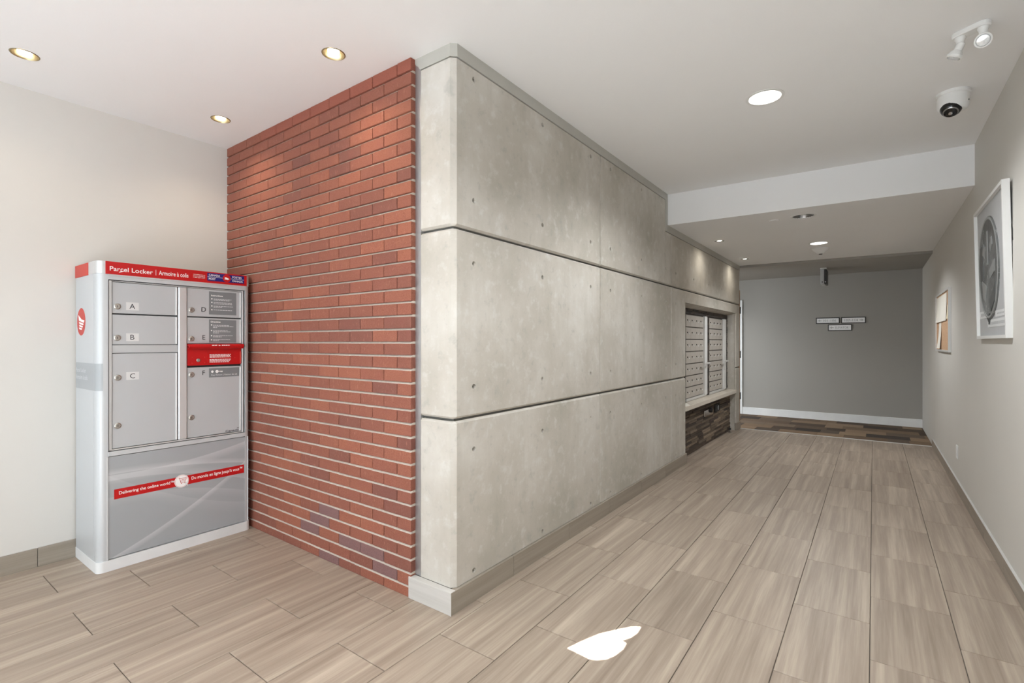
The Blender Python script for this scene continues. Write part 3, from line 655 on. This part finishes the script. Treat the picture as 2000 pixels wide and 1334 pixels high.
# door frame: dark reveal, rails, mullion
def strip(name, y0, y1, z0, z1, x0, x1, m, parent=lk, r=0.0015): return BX(name, (x0, y0, z0), (x1, y1, z1), m, parent, r)
strip('frame_rail', 0.897, 0.911, 0.655, 1.588, FX - 0.03, FX - 0.006, 'locker_rail'); strip('frame_rail', 1.604, 1.613, 0.655, 1.588, FX - 0.03, FX - 0.004, 'locker_rail')
strip('frame_rail', 0.897, 1.613, 1.583, 1.588, FX - 0.03, FX - 0.008, 'locker_rail'); strip('frame_rail', 0.897, 1.613, 0.6535, 0.660, FX - 0.03, FX - 0.006, 'locker_rail')
strip('mullion', 1.233, 1.280, 0.660, 1.583, FX - 0.03, FX - 0.002, 'locker_rail', r=0.006)
strip('filler_rail', 0.912, 1.232, 1.189, 1.233, FX - 0.03, FX - 0.010, 'locker_door')
dark_fr = strip('frame_gap', 0.894, 1.621, 1.5885, 1.5915, FX - 0.029, FX - 0.012, 'locker_gap')
def door(letter, y0, y1, z0, z1, ly, lz, ty, tz, plate=True, low=None):
    d = strip('door', y0, y1, z0, z1, FX - 0.03, FX - 0.012, 'locker_door', r=0.002)
    strip('hinge_edge', y1 - 0.009, y1 - 0.001, z0 + 0.002, z1 - 0.003, FX - 0.014, FX - 0.007, 'kick', d, 0.002)
    md = frame((FX - 0.012, 0, 0), (0, 1, 0), (0, 0, 1))
    for yy, zz in ((ly, lz),) + (((ly, low),) if low else ()):
        bm = bmesh.new(); lathe(bm, [(0.0165, 0), (0.0165, 0.003), (0.013, 0.006), (0.011, 0.0065), (0.0105, 0.005)], frame((FX - 0.012, yy, zz), (0, 1, 0), (0, 0, 1)), 16); put('lock', bm, 'lock', d, True)
        flat('keyhole', rect(yy - 0.0013, yy + 0.0013, zz - 0.006, zz + 0.006), frame((FX - 0.0068, 0, 0), (0, 1, 0), (0, 0, 1)), 'sign_dark', d, 0.0006)
    if plate: flat('letter_plate', rect(ty - 0.029, ty + 0.031, tz - 0.022, tz + 0.022), md, 'plate' if letter in 'ABC' else 'locker_door', d)
    text('lettering', letter, md, 'black', d, ty, tz, None, 0.0275, 0.0, 'C', 0.0014)
    return d, md
def wordlines(mt, x0, z0, rows, m, parent, h=0.004, seed=1):
    """runs of tiny print, too small to read: one flat mesh of word-sized bars"""
    rr = random.Random(seed); bm = bmesh.new()
    for z, ln in rows:
        x = x0
        while x < x0 + ln:
            wd = min(rr.uniform(0.006, 0.016), x0 + ln - x); prism(bm, rect(x, x + wd, z, z + h), mt @ Matrix.Translation((0, 0, 0.0013)), 0.0004); x += wd + 0.0025
    return tag(put('small_print', bm, m, parent), kind='stuff')
door('A', 0.913, 1.229, 1.409, 1.581, 0.936, 1.447, 1.005, 1.451); door('B', 0.913, 1.229, 1.236, 1.402, 0.936, 1.273, 1.005, 1.277); door('C', 0.913, 1.229, 0.663, 1.186, 0.938, 1.053, 1.006, 1.059, low=0.787)
d, md = door('D', 1.283, 1.601, 1.408, 1.581, 1.306, 1.447, 1.374, 1.453, False)
flat('instruction_label', rect(1.405, 1.570, 1.424, 1.569), md, 'sticker', d)
text('lettering', 'Instructions', md, 'white', d, 1.417, 1.5395, 0.070, 0.0095, 0.03, depth=0.0014)
ly = [1.522, 1.500, 1.477, 1.453]
bm = bmesh.new()
for z in ly: prism(bm, circ(1.4215, z + 0.001, 0.0042, 10), md @ Matrix.Translation((0, 0, 0.0015)), 0.0006)
put('bullet', bm, 'white', d)
wordlines(md, 1.432, 0, [(1.521, 0.108), (1.514, 0.096), (1.499, 0.110), (1.491, 0.112), (1.476, 0.116), (1.469, 0.05), (1.452, 0.112)], 'pale_print', d, 0.0036, 3)
d, md = door('E', 1.283, 1.601, 1.240, 1.401, 1.305, 1.270, 1.375, 1.279, False)
flat('instruction_label', rect(1.405, 1.570, 1.247, 1.392), md, 'sticker', d)
text('lettering', 'Directives', md, 'white', d, 1.415, 1.373, 0.058, 0.0095, 0.03, depth=0.0014)
ly = [1.357, 1.322, 1.289, 1.263]
bm = bmesh.new()
for z in ly: prism(bm, circ(1.4195, z + 0.001, 0.0042, 10), md @ Matrix.Translation((0, 0, 0.0015)), 0.0006)
put('bullet', bm, 'white', d)
wordlines(md, 1.429, 0, [(1.355, 0.095), (1.347, 0.122), (1.340, 0.024), (1.322, 0.088), (1.314, 0.105), (1.306, 0.034), (1.289, 0.118), (1.281, 0.05), (1.264, 0.104), (1.256, 0.034)], 'pale_print', d, 0.0036, 4)
d, md = door('F', 1.283, 1.601, 0.663, 1.093, 1.306, 1.050, 1.374, 1.058, False, low=0.787)
flat('key_label', rect(1.405, 1.589, 1.026, 1.084), md, 'sticker', d)
text('lettering', 'Key Return | Retour de clé', md, 'pale_print', d, 1.418, 1.0335, 0.158, 0.0125, 0.012, depth=0.0014)
bm = bmesh.new()
for sh in (circ(1.4245, 1.0625, 0.0075, 14), circ(1.452, 1.0625, 0.0095, 16), rect(1.458, 1.486, 1.0605, 1.0650), rect(1.474, 1.477, 1.0565, 1.061), rect(1.481, 1.484, 1.0565, 1.061)): prism(bm, sh, md @ Matrix.Translation((0, 0, 0.0015)), 0.0006)
put('key_symbol', bm, 'white', d)
text('lettering', 'Canada', md, 'black', d, 1.503, 0.668, 0.082, 0.0125, 0.012, depth=0.0014)
bm = bmesh.new(); prism(bm, rect(1.5745, 1.578, 0.6825, 0.689), md @ Matrix.Translation((0, 0, 0.0015)), 0.0006); prism(bm, rect(1.5825, 1.586, 0.6825, 0.689), md @ Matrix.Translation((0, 0, 0.0015)), 0.0006)
put('small_flag', bm, 'black', d)
# red drop slot with its hood
ds = strip('drop_slot', 1.283, 1.601, 1.105, 1.232, FX - 0.03, FX - 0.010, 'red', r=0.002)
bm = bmesh.new(); prism(bm, [(FX - 0.012, 1.238), (FX + 0.022, 1.236), (FX + 0.024, 1.222), (FX + 0.012, 1.208), (FX + 0.006, 1.208), (FX + 0.016, 1.221), (FX - 0.012, 1.228)], frame((0, 1.604, 0), (1, 0, 0), (0, 0, 1)), -0.322); put('hood', bm, 'red', ds)
strip('slot_opening', 1.300, 1.585, 1.206, 1.222, FX - 0.011, FX - 0.0085, 'locker_gap', ds)
strip('hinge_edge', 1.592, 1.600, 1.110, 1.188, FX - 0.011, FX - 0.004, 'red_side', ds)
bm = bmesh.new(); lathe(bm, [(0.011, 0), (0.011, 0.003), (0.008, 0.006)], frame((FX - 0.010, 1.343, 1.137), (0, 1, 0), (0, 0, 1)), 14); put('lock', bm, 'lock', ds, True)
mr = frame((FX - 0.010, 0, 0), (0, 1, 0), (0, 0, 1))
flat('red_label', rect(1.393, 1.552, 1.109, 1.187), mr, 'red', ds, 0.0009)
wordlines(mr, 1.408, 0, [(1.168, 0.127), (1.160, 0.122), (1.152, 0.127), (1.137, 0.127), (1.129, 0.122), (1.121, 0.115)], 'white', ds, 0.0042, 5)
bm = bmesh.new()
for yy, zz in ((1.308, 1.155), (1.308, 1.120), (1.380, 1.155), (1.380, 1.120), (1.560, 1.148)): lathe(bm, [(0.003, 0), (0.002, 0.0015)], frame((FX - 0.010, yy, zz), (0, 1, 0), (0, 0, 1)), 8)
put('rivet', bm, 'red_side', ds)
mhd = frame((FX + 0.0232, 0, 0), (0, 1, 0), (0, 0, 1))
wordlines(mhd, 1.408, 0, [(1.2265, 0.030)], 'white', ds, 0.0055, 6); wordlines(mhd, 1.466, 0, [(1.2265, 0.048)], 'white', ds, 0.0055, 7)
put('print_mark', wing(mhd, 1.452, 1.2295, 0.008), 'white', ds)
# lower printed panel
lp_ = BX('lower_panel', (FX - 0.03, 0.884, 0.063), (FX - 0.004, 1.647 - 0.008, 0.622), 'swirl', lk, 0.001)
strip('panel_edge', 0.8865, 0.890, 0.063, 0.622, FX - 0.028, FX + 0.001, 'kick'); strip('panel_edge', 1.6385, 1.642, 0.063, 0.622, FX - 0.028, FX + 0.001, 'kick')
mp = frame((FX - 0.0035, 0, 0), (0, 1, 0), (0, 0, 1))
y0_, y1_ = 0.920, 1.616; slant = 0.0
bb = BX('slogan_band', (FX - 0.004, y0_, 0.3845), (FX - 0.0028, y1_, 0.4385), 'red', lk)
ms2 = frame((FX - 0.0028, 0, 0), (0, 1, 0), (0, 0, 1))
text('lettering', 'Delivering the online world™', ms2, 'white', bb, 0.941, 0.401, 0.268, 0.0235, 0.010)
text('lettering', 'Du monde en ligne jusqu’à vous™', ms2, 'white', bb, 1.303, 0.401, 0.302, 0.0265, 0.010)
flat('cart_badge', circ(1.249, 0.412, 0.0385, 28), ms2, 'white', bb, 0.001)
bm = bmesh.new(); mc = ms2 @ Matrix.Translation((0, 0, 0.0018))
for i in range(28):
    a, b = 2 * math.pi * i / 28, 2 * math.pi * (i + 1) / 28
    prism(bm, [(1.249 + 0.0345 * math.cos(a), 0.412 + 0.0345 * math.sin(a)), (1.249 + 0.0355 * math.cos(a), 0.412 + 0.0355 * math.sin(a)), (1.249 + 0.0355 * math.cos(b), 0.412 + 0.0355 * math.sin(b)), (1.249 + 0.0345 * math.cos(b), 0.412 + 0.0345 * math.sin(b))], mc, 0.0005)
def seg(x0, y0, x1, y1, wd=0.0022):
    d = Vector((x1 - x0, y1 - y0)).normalized(); n = Vector((-d.y, d.x)) * wd / 2
    prism(bm, [(x0 - n.x, y0 - n.y), (x1 - n.x, y1 - n.y), (x1 + n.x, y1 + n.y), (x0 + n.x, y0 + n.y)], mc, 0.0005)
for s in ((1.232, 0.432, 1.238, 0.432), (1.238, 0.432, 1.243, 0.404), (1.239, 0.428, 1.274, 0.428), (1.274, 0.428, 1.270, 0.412), (1.270, 0.412, 1.241, 0.412), (1.243, 0.404, 1.271, 0.404), (1.248, 0.420, 1.268, 0.420)): seg(*s)
for x in (1.248, 1.266): prism(bm, circ(x, 0.398, 0.0028, 8), mc, 0.0005)
put('cart_symbol', bm, 'red_side', bb)
bm = bmesh.new(); prism(bm, [(1.268, 0.408), (1.268, 0.383), (1.274, 0.388), (1.279, 0.378), (1.283, 0.380), (1.278, 0.390), (1.286, 0.391)], mc @ Matrix.Translation((0, 0, 0.0006)), 0.0005); put('arrow_pointer', bm, 'kick', bb)
# side prints
r_ = 0.034; arc_ = [(FX - r_ + (r_ + e_) * math.sin(a_), LY0 + r_ - (r_ + e_) * math.cos(a_)) for e_, an in ((0.0016, range(7)), (0.0002, range(6, -1, -1))) for a_ in [math.radians(75) * i / 6 for i in an]]
bm = bmesh.new(); prism(bm, [(-3.752, LY0 - 0.0017)] + arc_ + [(-3.752, LY0 - 0.0008)], Matrix.Translation((0, 0, 1.133)), 0.148); sb = put('side_print', bm, 'band', lk)
msd = frame((0, LY0 - 0.0018, 0), (1, 0, 0), (0, 0, 1))
text('lettering', 'Parcel Locker', msd, 'pale_print', sb, -3.745, 1.078, 0.185, 0.024, 0.012); text('lettering', 'Armoire à colis', msd, 'pale_print', sb, -3.745, 1.038, 0.215, 0.026, 0.012)
ov = flat('oval_emblem', circ(-3.650, 1.365, 0.078, 32), frame((0, LY0 - 0.001, 0), (1, 0, 0), (0, 0, 1)), 'red_side', lk)
mo2 = frame((0, LY0 - 0.0022, 0), (1, 0, 0), (0, 0, 1)); bm = bmesh.new()
for sh in ([(-3.702, 1.405), (-3.640, 1.378), (-3.588, 1.372), (-3.600, 1.358), (-3.690, 1.372)], [(-3.690, 1.366), (-3.602, 1.353), (-3.612, 1.344), (-3.682, 1.354)], [(-3.686, 1.349), (-3.616, 1.340), (-3.626, 1.331), (-3.680, 1.338)], [(-3.688, 1.334), (-3.630, 1.327), (-3.642, 1.319), (-3.684, 1.324)]):
    prism(bm, sh, mo2, 0.0006)
put('emblem_wing', bm, 'white', ov)

# ------------------------------------------------------------------ recessed lights
def spot(loc, power, ang, blend, col, parent, r=0.03, tilt=None):
    d = bpy.data.lights.new('lamp_light', 'SPOT'); d.energy = power; d.spot_size = math.radians(ang); d.spot_blend = blend; d.color = col; d.shadow_soft_size = r
    o = bpy.data.objects.new('lamp_light', d); COL.objects.link(o); o.parent = parent; o.location = Vector(loc) - WL[parent.name]
    if tilt: o.rotation_euler = Vector(tilt).to_track_quat('-Z', 'Y').to_euler()
def downlight(x, y, r, zc, label, kind, power, group):
    t = thing('recessed_light', (x, y, zc), label, 'ceiling light', group)
    up = Matrix.Translation((x, y, zc))
    ring = 'fix_white' if kind in ('big', 'off') else ('bronze' if kind == 'warm' else 'can')
    LT('trim_ring', [(r - 0.002, 0.004), (r + 0.001, -0.003), (r + (0.016 if kind in ('big', 'off') else 0.004), -0.002), (r + (0.018 if kind in ('big', 'off') else 0.006), 0.001)], up, ring, t, 32, False, False)
    if kind == 'big':
        LT('lens', [(r - 0.003, 0.006), (r * 0.9, -0.001), (r * 0.5, -0.003), (0.002, -0.004)], up, 'lamp_big', t, 32, False, True)
        LT('housing', [(r, 0.004), (r, 0.05)], up, 'can', t, 24, False, True); spot((x, y, zc - 0.02), power, 150, 0.6, (0.97, 0.99, 1.0), t, 0.06)
    elif kind == 'off':
        LT('reflector', [(r - 0.001, 0.002), (r * 0.85, 0.04), (r * 0.6, 0.085)], up, 'can', t, 24, False, True); LT('bulb', [(0.012, 0.085), (0.03, 0.06), (0.034, 0.03), (0.02, 0.012)], up, 'lens', t, 18)
    else:
        LT('reflector', [(r - 0.001, 0.002), (r * 0.82, 0.03), (r * 0.62, 0.05)], up, ring, t, 24, False, True)
        LT('bulb', [(0.006, 0.045), (r * 0.56, 0.014), (r * 0.53, 0.004), (r * 0.3, -0.001), (0.004, -0.002)], up, 'lamp', t, 20)
        spot((x, y, zc - 0.010), power, 135 if kind == 'warm' else 165, 1.0, (1, 0.80, 0.55) if kind == 'warm' else (1, 0.93, 0.82), t, 0.02)
(a, b, c, dd), (e, f, g, h_) = LIGHTS, LOW
downlight(*a, H, 'lit bronze pot light over the bare wall, farthest from the bricks', 'warm', POT_W * 0.5, 'small pot lights in the high ceiling')
downlight(*b, H, 'lit bronze pot light before the brick wall, nearer the concrete pier', 'warm', POT_W, 'small pot lights in the high ceiling')
downlight(*c, H, 'lit bronze pot light before the brick wall, above the parcel locker', 'warm', POT_W, 'small pot lights in the high ceiling')
downlight(*dd, H, 'large lit round light with white rim in the high ceiling', 'big', BIG, 'large round lights')
for bx, by, bl in ((-0.5, 0.9, 'added unseen round fill light by the entrance, one step before the sunlit patch'), (-0.5, -1.4, 'added unseen round fill light by the entrance glass, on the corridor side'), (-2.2, -1.4, 'added unseen round fill light by the entrance glass, on the parcel locker side')): downlight(bx, by, 0.083, H - 0.012, bl, 'big', 110.0, 'large round lights')  # three unseen ceiling lights added as fill for the room
downlight(-2.75, 8.5, 0.083, HH - 0.012, 'added unseen round light in the side hall behind the concrete wall', 'big', 70.0, 'large round lights')  # unseen hall light added to brighten the left of the end wall
downlight(*e, HL, 'small lit pot light beside the concrete wall, nearer the beam', 'cool', POT_N, 'small pot lights in the low ceiling')
downlight(*f, HL, 'small lit pot light beside the concrete wall, nearer the end wall', 'cool', POT_N, 'small pot lights in the low ceiling')
downlight(*g, HL, 'large lit round light in the low ceiling above the smoke detector', 'big', BIG * 0.9, 'large round lights')
downlight(*h_, HL, 'large unlit round light with grey reflector just past the beam', 'off', 0, 'large round lights')

# ------------------------------------------------------------------ other ceiling things
t = thing('sprinkler_cover', (-0.728, 5.038, HL), 'small flat white sprinkler cover disc on the low ceiling', 'sprinkler')
LT('cover_disc', [(0.042, 0), (0.042, -0.003), (0.038, -0.006)], Matrix.Translation((-0.728, 5.038, HL)), 'ceil', t); LT('cup_rim', [(0.047, 0.0), (0.047, -0.0015)], Matrix.Translation((-0.728, 5.038, HL)), 'fix_white', t)
t = thing('smoke_detector', (-0.503, 6.806, HL), 'white cone-shaped smoke detector on the low ceiling', 'smoke detector')
up = Matrix.Translation((-0.503, 6.86, HL))
LT('base', [(0.088, 0), (0.088, -0.012), (0.082, -0.016)], up, 'fix_white', t); LT('dome', [(0.080, -0.016), (0.060, -0.036), (0.038, -0.056), (0.024, -0.064)], up, 'fix_white', t); LT('sensor_tip', [(0.020, -0.063), (0.018, -0.070)], up, 'sign_dark', t)
t = thing('ceiling_sign_box', (-0.583, 8.45, HH), 'narrow grey box hanging from the hall ceiling, seen edge-on', 'sign box')
BX('canopy', (-0.622, 8.40, HH - 0.014), (-0.544, 8.56, HH), 'fix_white', t, 0.003); BX('housing', (-0.620, 8.42, 2.085), (-0.575, 8.75, HH - 0.013), 'mat_board', t, 0.004); BX('face', (-0.5755, 8.425, 2.09), (-0.545, 8.745, HH - 0.02), 'sign_dark', t, 0.003)
LT('screw', [(0.008, 0), (0.006, 0.003)], axis_frame((-0.597, 8.42, 2.115), (0, -1, 0)), 'sign_dark', t, 10); LT('screw', [(0.008, 0), (0.006, 0.003)], axis_frame((-0.560, 8.425, 2.115), (0, -1, 0)), 'white', t, 10)
# twin-head emergency light
t = thing('emergency_light', (0.349, 2.985, H), 'white twin-head emergency light on the high ceiling', 'emergency light')
mbp = frame((0.349, 2.972, H), (0.86, -0.51, 0), (0.51, 0.86, 0))
pl = [((0.042 if i < 7 else -0.042) + 0.028 * math.cos(math.pi * (i if i < 7 else i - 1) / 6 - math.pi / 2), 0.028 * math.sin(math.pi * (i if i < 7 else i - 1) / 6 - math.pi / 2)) for i in range(14)]
bm = bmesh.new(); prism(bm, pl, mbp, 0.022); bmesh.ops.bevel(bm, geom=bm.edges[:], offset=0.003, segments=1, affect='EDGES'); put('base_plate', bm, 'fix_white', t, True)
def head(px, py, aim, label, dz):
    p = Vector((px, py, H - 0.020)); aim = Vector(aim).normalized()
    LT('swivel', [(0.020, 0), (0.020, -0.010), (0.016, -0.016), (0.012, -dz + 0.004)], Matrix.Translation(p), 'fix_white', t)
    q = p + Vector((0, 0, -dz)); h = LT('lamp_head', [(0.012, -0.014), (0.016, -0.009), (0.017, 0.020), (0.022, 0.025), (0.027, 0.038), (0.030, 0.040), (0.030, 0.050), (0.0245, 0.052), (0.024, 0.047)], axis_frame(q, aim), 'fix_white', t, 28, True, True)
    LT('lens', [(0.0235, 0.047), (0.021, 0.0525), (0.009, 0.054), (0.001, 0.0545)], axis_frame(q, aim), 'lens', h, 24, False, True); h['label'] = label
head(0.386, 2.951, (-0.12, -0.86, -0.50), 'lamp head with round lens facing the room', 0.052); head(0.315, 2.993, (-0.45, 0.10, -0.95), 'lamp head tipped down', 0.038)
# dome camera
t = thing('security_camera', (0.36, 3.69, H), 'white dome security camera with black glass eye on the ceiling', 'camera')
up = Matrix.Translation((0.36, 3.69, H)); LT('mount', [(0.076, 0), (0.076, -0.016), (0.070, -0.020)], up, 'fix_white', t)
LT('shell', [(0.070, -0.018), (0.072, -0.056), (0.069, -0.080), (0.061, -0.096), (0.048, -0.104)], up, 'fix_white', t, 28)
ax = axis_frame((0.350, 3.672, H - 0.084), (-0.12, -0.50, -0.86)); LT('glass_eye', [(0.050, 0.0), (0.0485, 0.014), (0.043, 0.028), (0.033, 0.039), (0.019, 0.046), (0.004, 0.0485)], ax, 'glass_black', t, 28)
LT('lens_ring', [(0.0345, 0.0385), (0.0325, 0.0410), (0.0290, 0.0425)], ax, 'can', t, 24, False, False); LT('lens', [(0.010, 0.047), (0.009, 0.051), (0.002, 0.053)], ax, 'chrome', t, 14)
LT('screw', [(0.006, 0), (0.004, 0.004)], axis_frame((0.418, 3.655, H - 0.066), (0.6, -0.7, -0.3)), 'can', t, 8)

# ------------------------------------------------------------------ right wall
t = thing('picture_frame', (0.555, 3.99, 1.27), 'white deep box frame holding a dark round engraved disc', 'picture')
th = math.atan2(0.0165, 0.815)
mpf = frame((0.549, 0, 1.27), (0, -1, 0), (-math.sin(th), 0, math.cos(th)))      # local x = -y, y up, leaning out at the top
PY0, PY1, PH, D_ = 3.55, 4.44, 0.818, 0.031
for o_, nm in ((rect(-PY1, -PY1 + 0.018, 0, PH), 0), (rect(-PY0 - 0.018, -PY0, 0, PH), 0), (rect(-PY1 + 0.018, -PY0 - 0.018, 0, 0.018), 0), (rect(-PY1 + 0.018, -PY0 - 0.018, PH - 0.018, PH), 0)): PR('frame_side', o_, mpf, D_, 'fix_white', t)
mb2 = mpf @ Matrix.Translation((0, 0, -0.016)); bd = PR('mat_board', rect(-PY1 + 0.017, -PY0 - 0.017, 0.017, PH - 0.017), mb2, 0.005, 'mat_board', t)
dc = (-4.055, 0.420); dm = mb2 @ Matrix.Translation((dc[0], dc[1], 0))
disc = LT('engraved_disc', [(0.305, 0.0), (0.305, 0.004), (0.298, 0.007), (0.285, 0.007), (0.280, 0.005)], dm, 'disc', t, 48)
LT('disc_rim', [(0.300, 0.0068), (0.297, 0.009), (0.288, 0.009), (0.285, 0.0068)], dm, 'disc_rim', disc, 48, False, False)
bm = bmesh.new(); mdd = dm @ Matrix.Translation((0, 0, 0.008))
for sh in (rect(-0.014, 0.010, 0.02, 0.22), [(-0.16, 0.10), (-0.12, 0.16), (-0.06, 0.13), (-0.10, 0.07)], [(0.06, 0.12), (0.13, 0.17), (0.15, 0.12), (0.09, 0.08)], [(-0.20, -0.06), (-0.06, -0.10), (-0.10, -0.20), (-0.16, -0.17)], [(0.04, -0.02), (0.20, 0.03), (0.19, -0.04), (0.06, -0.07)]): prism(bm, sh, mdd, 0.004)
tag(put('raised_figure', bm, 'disc_rim', disc), kind='stuff')
bm = bmesh.new()
for sh in (rect(-0.245, -0.15, -0.06, 0.15), [(-0.11, -0.285), (0.02, -0.30), (-0.02, -0.335), (0.02, -0.27)], [(0.02, -0.20), (0.21, -0.10), (0.18, -0.20), (0.06, -0.26)]): prism(bm, sh, mdd, 0.0035)
tag(put('dark_figure', bm, 'disc_dark', disc), kind='stuff')
for x0, x1, z0, z1 in ((-4.405, -4.02, 0.127, 0.172), (-3.90, -3.59, 0.122, 0.158), (-4.14, -3.60, 0.068, 0.112)):
    cl = PR('caption_strip', rect(x0, x1, z0, z1), mb2 @ Matrix.Translation((0, 0, 0.002)), 0.0018, 'kick', t)
    bm = bmesh.new(); x = x0 + 0.05
    while x < x1 - 0.06: prism(bm, rect(x, x + 0.028, z0 + 0.014, z1 - 0.014), mb2 @ Matrix.Translation((0, 0, 0.0026)), 0.0005); x += 0.038
    tag(put('small_print', bm, 'mat_board', cl), kind='stuff')
PR('hanging_wire', [(-3.62, 0.66), (-3.55, 0.56), (-3.546, 0.50), (-3.552, 0.50), (-3.556, 0.555), (-3.62, 0.65)], mpf @ Matrix.Translation((0, 0, -D_ - 0.003)), 0.002, 'sign_dark', t)
# cork board and its papers
t = thing('cork_board', (XR, 6.6, 1.45), 'cork notice board with metal frame and pinned papers on the wall', 'notice board')
mck = frame((XR - 0.012, 0, 0), (0, -1, 0), (0, 0, 1)); CY0, CY1, CZ0, CZ1 = 6.03, 7.19, 1.155, 1.755
PR('cork_panel', rect(-CY1 + 0.015, -CY0 - 0.015, CZ0 + 0.012, CZ1 - 0.012), mck, 0.0115, 'cork', t)
mcf = mck @ Matrix.Translation((0, 0, 0.010))
for o_ in (rect(-CY1, -CY1 + 0.022, CZ0, CZ1), rect(-CY0 - 0.022, -CY0, CZ0, CZ1), rect(-CY1 + 0.022, -CY0 - 0.022, CZ0, CZ0 + 0.018), rect(-CY1 + 0.022, -CY0 - 0.022, CZ1 - 0.018, CZ1)): PR('frame_side', o_, mcf, 0.0215, 'alu', t)
def pinned(name, y0, y1, z0, z1, m, label, curl=0.03, group='papers on the cork board'):
    bm = bmesh.new(); N = 5; g = []
    for i in range(N):
        for s in (0, 1):
            u = i / (N - 1); x = XR - 0.0135 - curl * (1 - u) ** 2 * (0.6 + 0.4 * s); g.append([bm.verts.new((x - e, (y0, y1)[s], z0 + (z1 - z0) * u)) for e in (0, 0.0008)])
    for i in range(N - 1):
        for e in (0, 1): bm.faces.new((g[2 * i][e], g[2 * i + 1][e], g[2 * i + 3][e], g[2 * i + 2][e]))
        for s in (0, 1): bm.faces.new((g[2 * i + s][0], g[2 * i + s][1], g[2 * i + 2 + s][1], g[2 * i + 2 + s][0]))
    for i in (0, 2 * N - 2): bm.faces.new((g[i][0], g[i + 1][0], g[i + 1][1], g[i][1]))
    return tag(put(name, bm, m), label, 'paper', group)
pinned('notice_sheet', 6.24, 7.12, 1.455, 1.722, 'paper', 'large white sheet pinned at the top of the cork board', 0.012)
pinned('notice_card', 6.07, 6.185, 1.468, 1.60, 'paper_old', 'small cream card pinned beside the large white sheet', 0.010)
pinned('notice_strip', 6.70, 6.90, 1.185, 1.448, 'paper', 'narrow white strip hanging below the large sheet on the cork board', 0.020)
t = thing('wall_outlet', (XR, 5.6, 0.32), 'white outlet cover low on the plain wall past the picture', 'outlet')
BX('cover_plate', (XR - 0.007, 5.575, 0.265), (XR, 5.655, 0.375), 'fix_white', t, 0.002)
for z in (0.30, 0.342): BX('socket', (XR - 0.0085, 5.60, z - 0.012), (XR - 0.0065, 5.63, z + 0.012), 'kick', t)

# ------------------------------------------------------------------ way-finding signs on the end wall
def sign(x0, x1, z0, z1, s, label, arrow):
    t = thing('wall_sign', ((x0 + x1) / 2, YEND, (z0 + z1) / 2), label, 'sign', 'direction signs on the end wall')
    BX('frame', (x0, YEND - 0.012, z0), (x1, YEND, z1), 'sign_dark', t, 0.002); f = BX('face', (x0 + 0.013, YEND - 0.0145, z0 + 0.013), (x1 - 0.013, YEND - 0.011, z1 - 0.013), 'white', t)
    ms_ = frame((0, YEND - 0.0146, 0), (1, 0, 0), (0, 0, 1)); zc = (z0 + z1) / 2; d = -1 if arrow == 'left' else 1
    xa = x0 + 0.052 if d < 0 else x1 - 0.052
    bm = bmesh.new(); prism(bm, [(xa + d * 0.026, zc), (xa - d * 0.002, zc + 0.020), (xa - d * 0.002, zc + 0.006), (xa - d * 0.026, zc + 0.006), (xa - d * 0.026, zc - 0.006), (xa - d * 0.002, zc - 0.006), (xa - d * 0.002, zc - 0.020)][::1 if d < 0 else -1], ms_ @ Matrix.Translation((0, 0, 0.001)), 0.0008); put('arrow', bm, 'sign_grey', f)
    text('lettering', s, ms_, 'sign_grey', f, (x0 + 0.185) if d < 0 else (x1 - 0.185), zc, 0.175, 0.034, 0.02, 'C', 0.001)
sign(-0.747, -0.428, 1.540, 1.638, '101-106', 'white sign plate on the grey end wall, left of the upper two', 'left')
sign(-0.410, -0.094, 1.540, 1.638, '107-114', 'white sign plate on the grey end wall, right of the upper two', 'right')
sign(-0.585, -0.268, 1.425, 1.527, 'ELEVATOR', 'white sign plate on the grey end wall, lowest of the three', 'left')
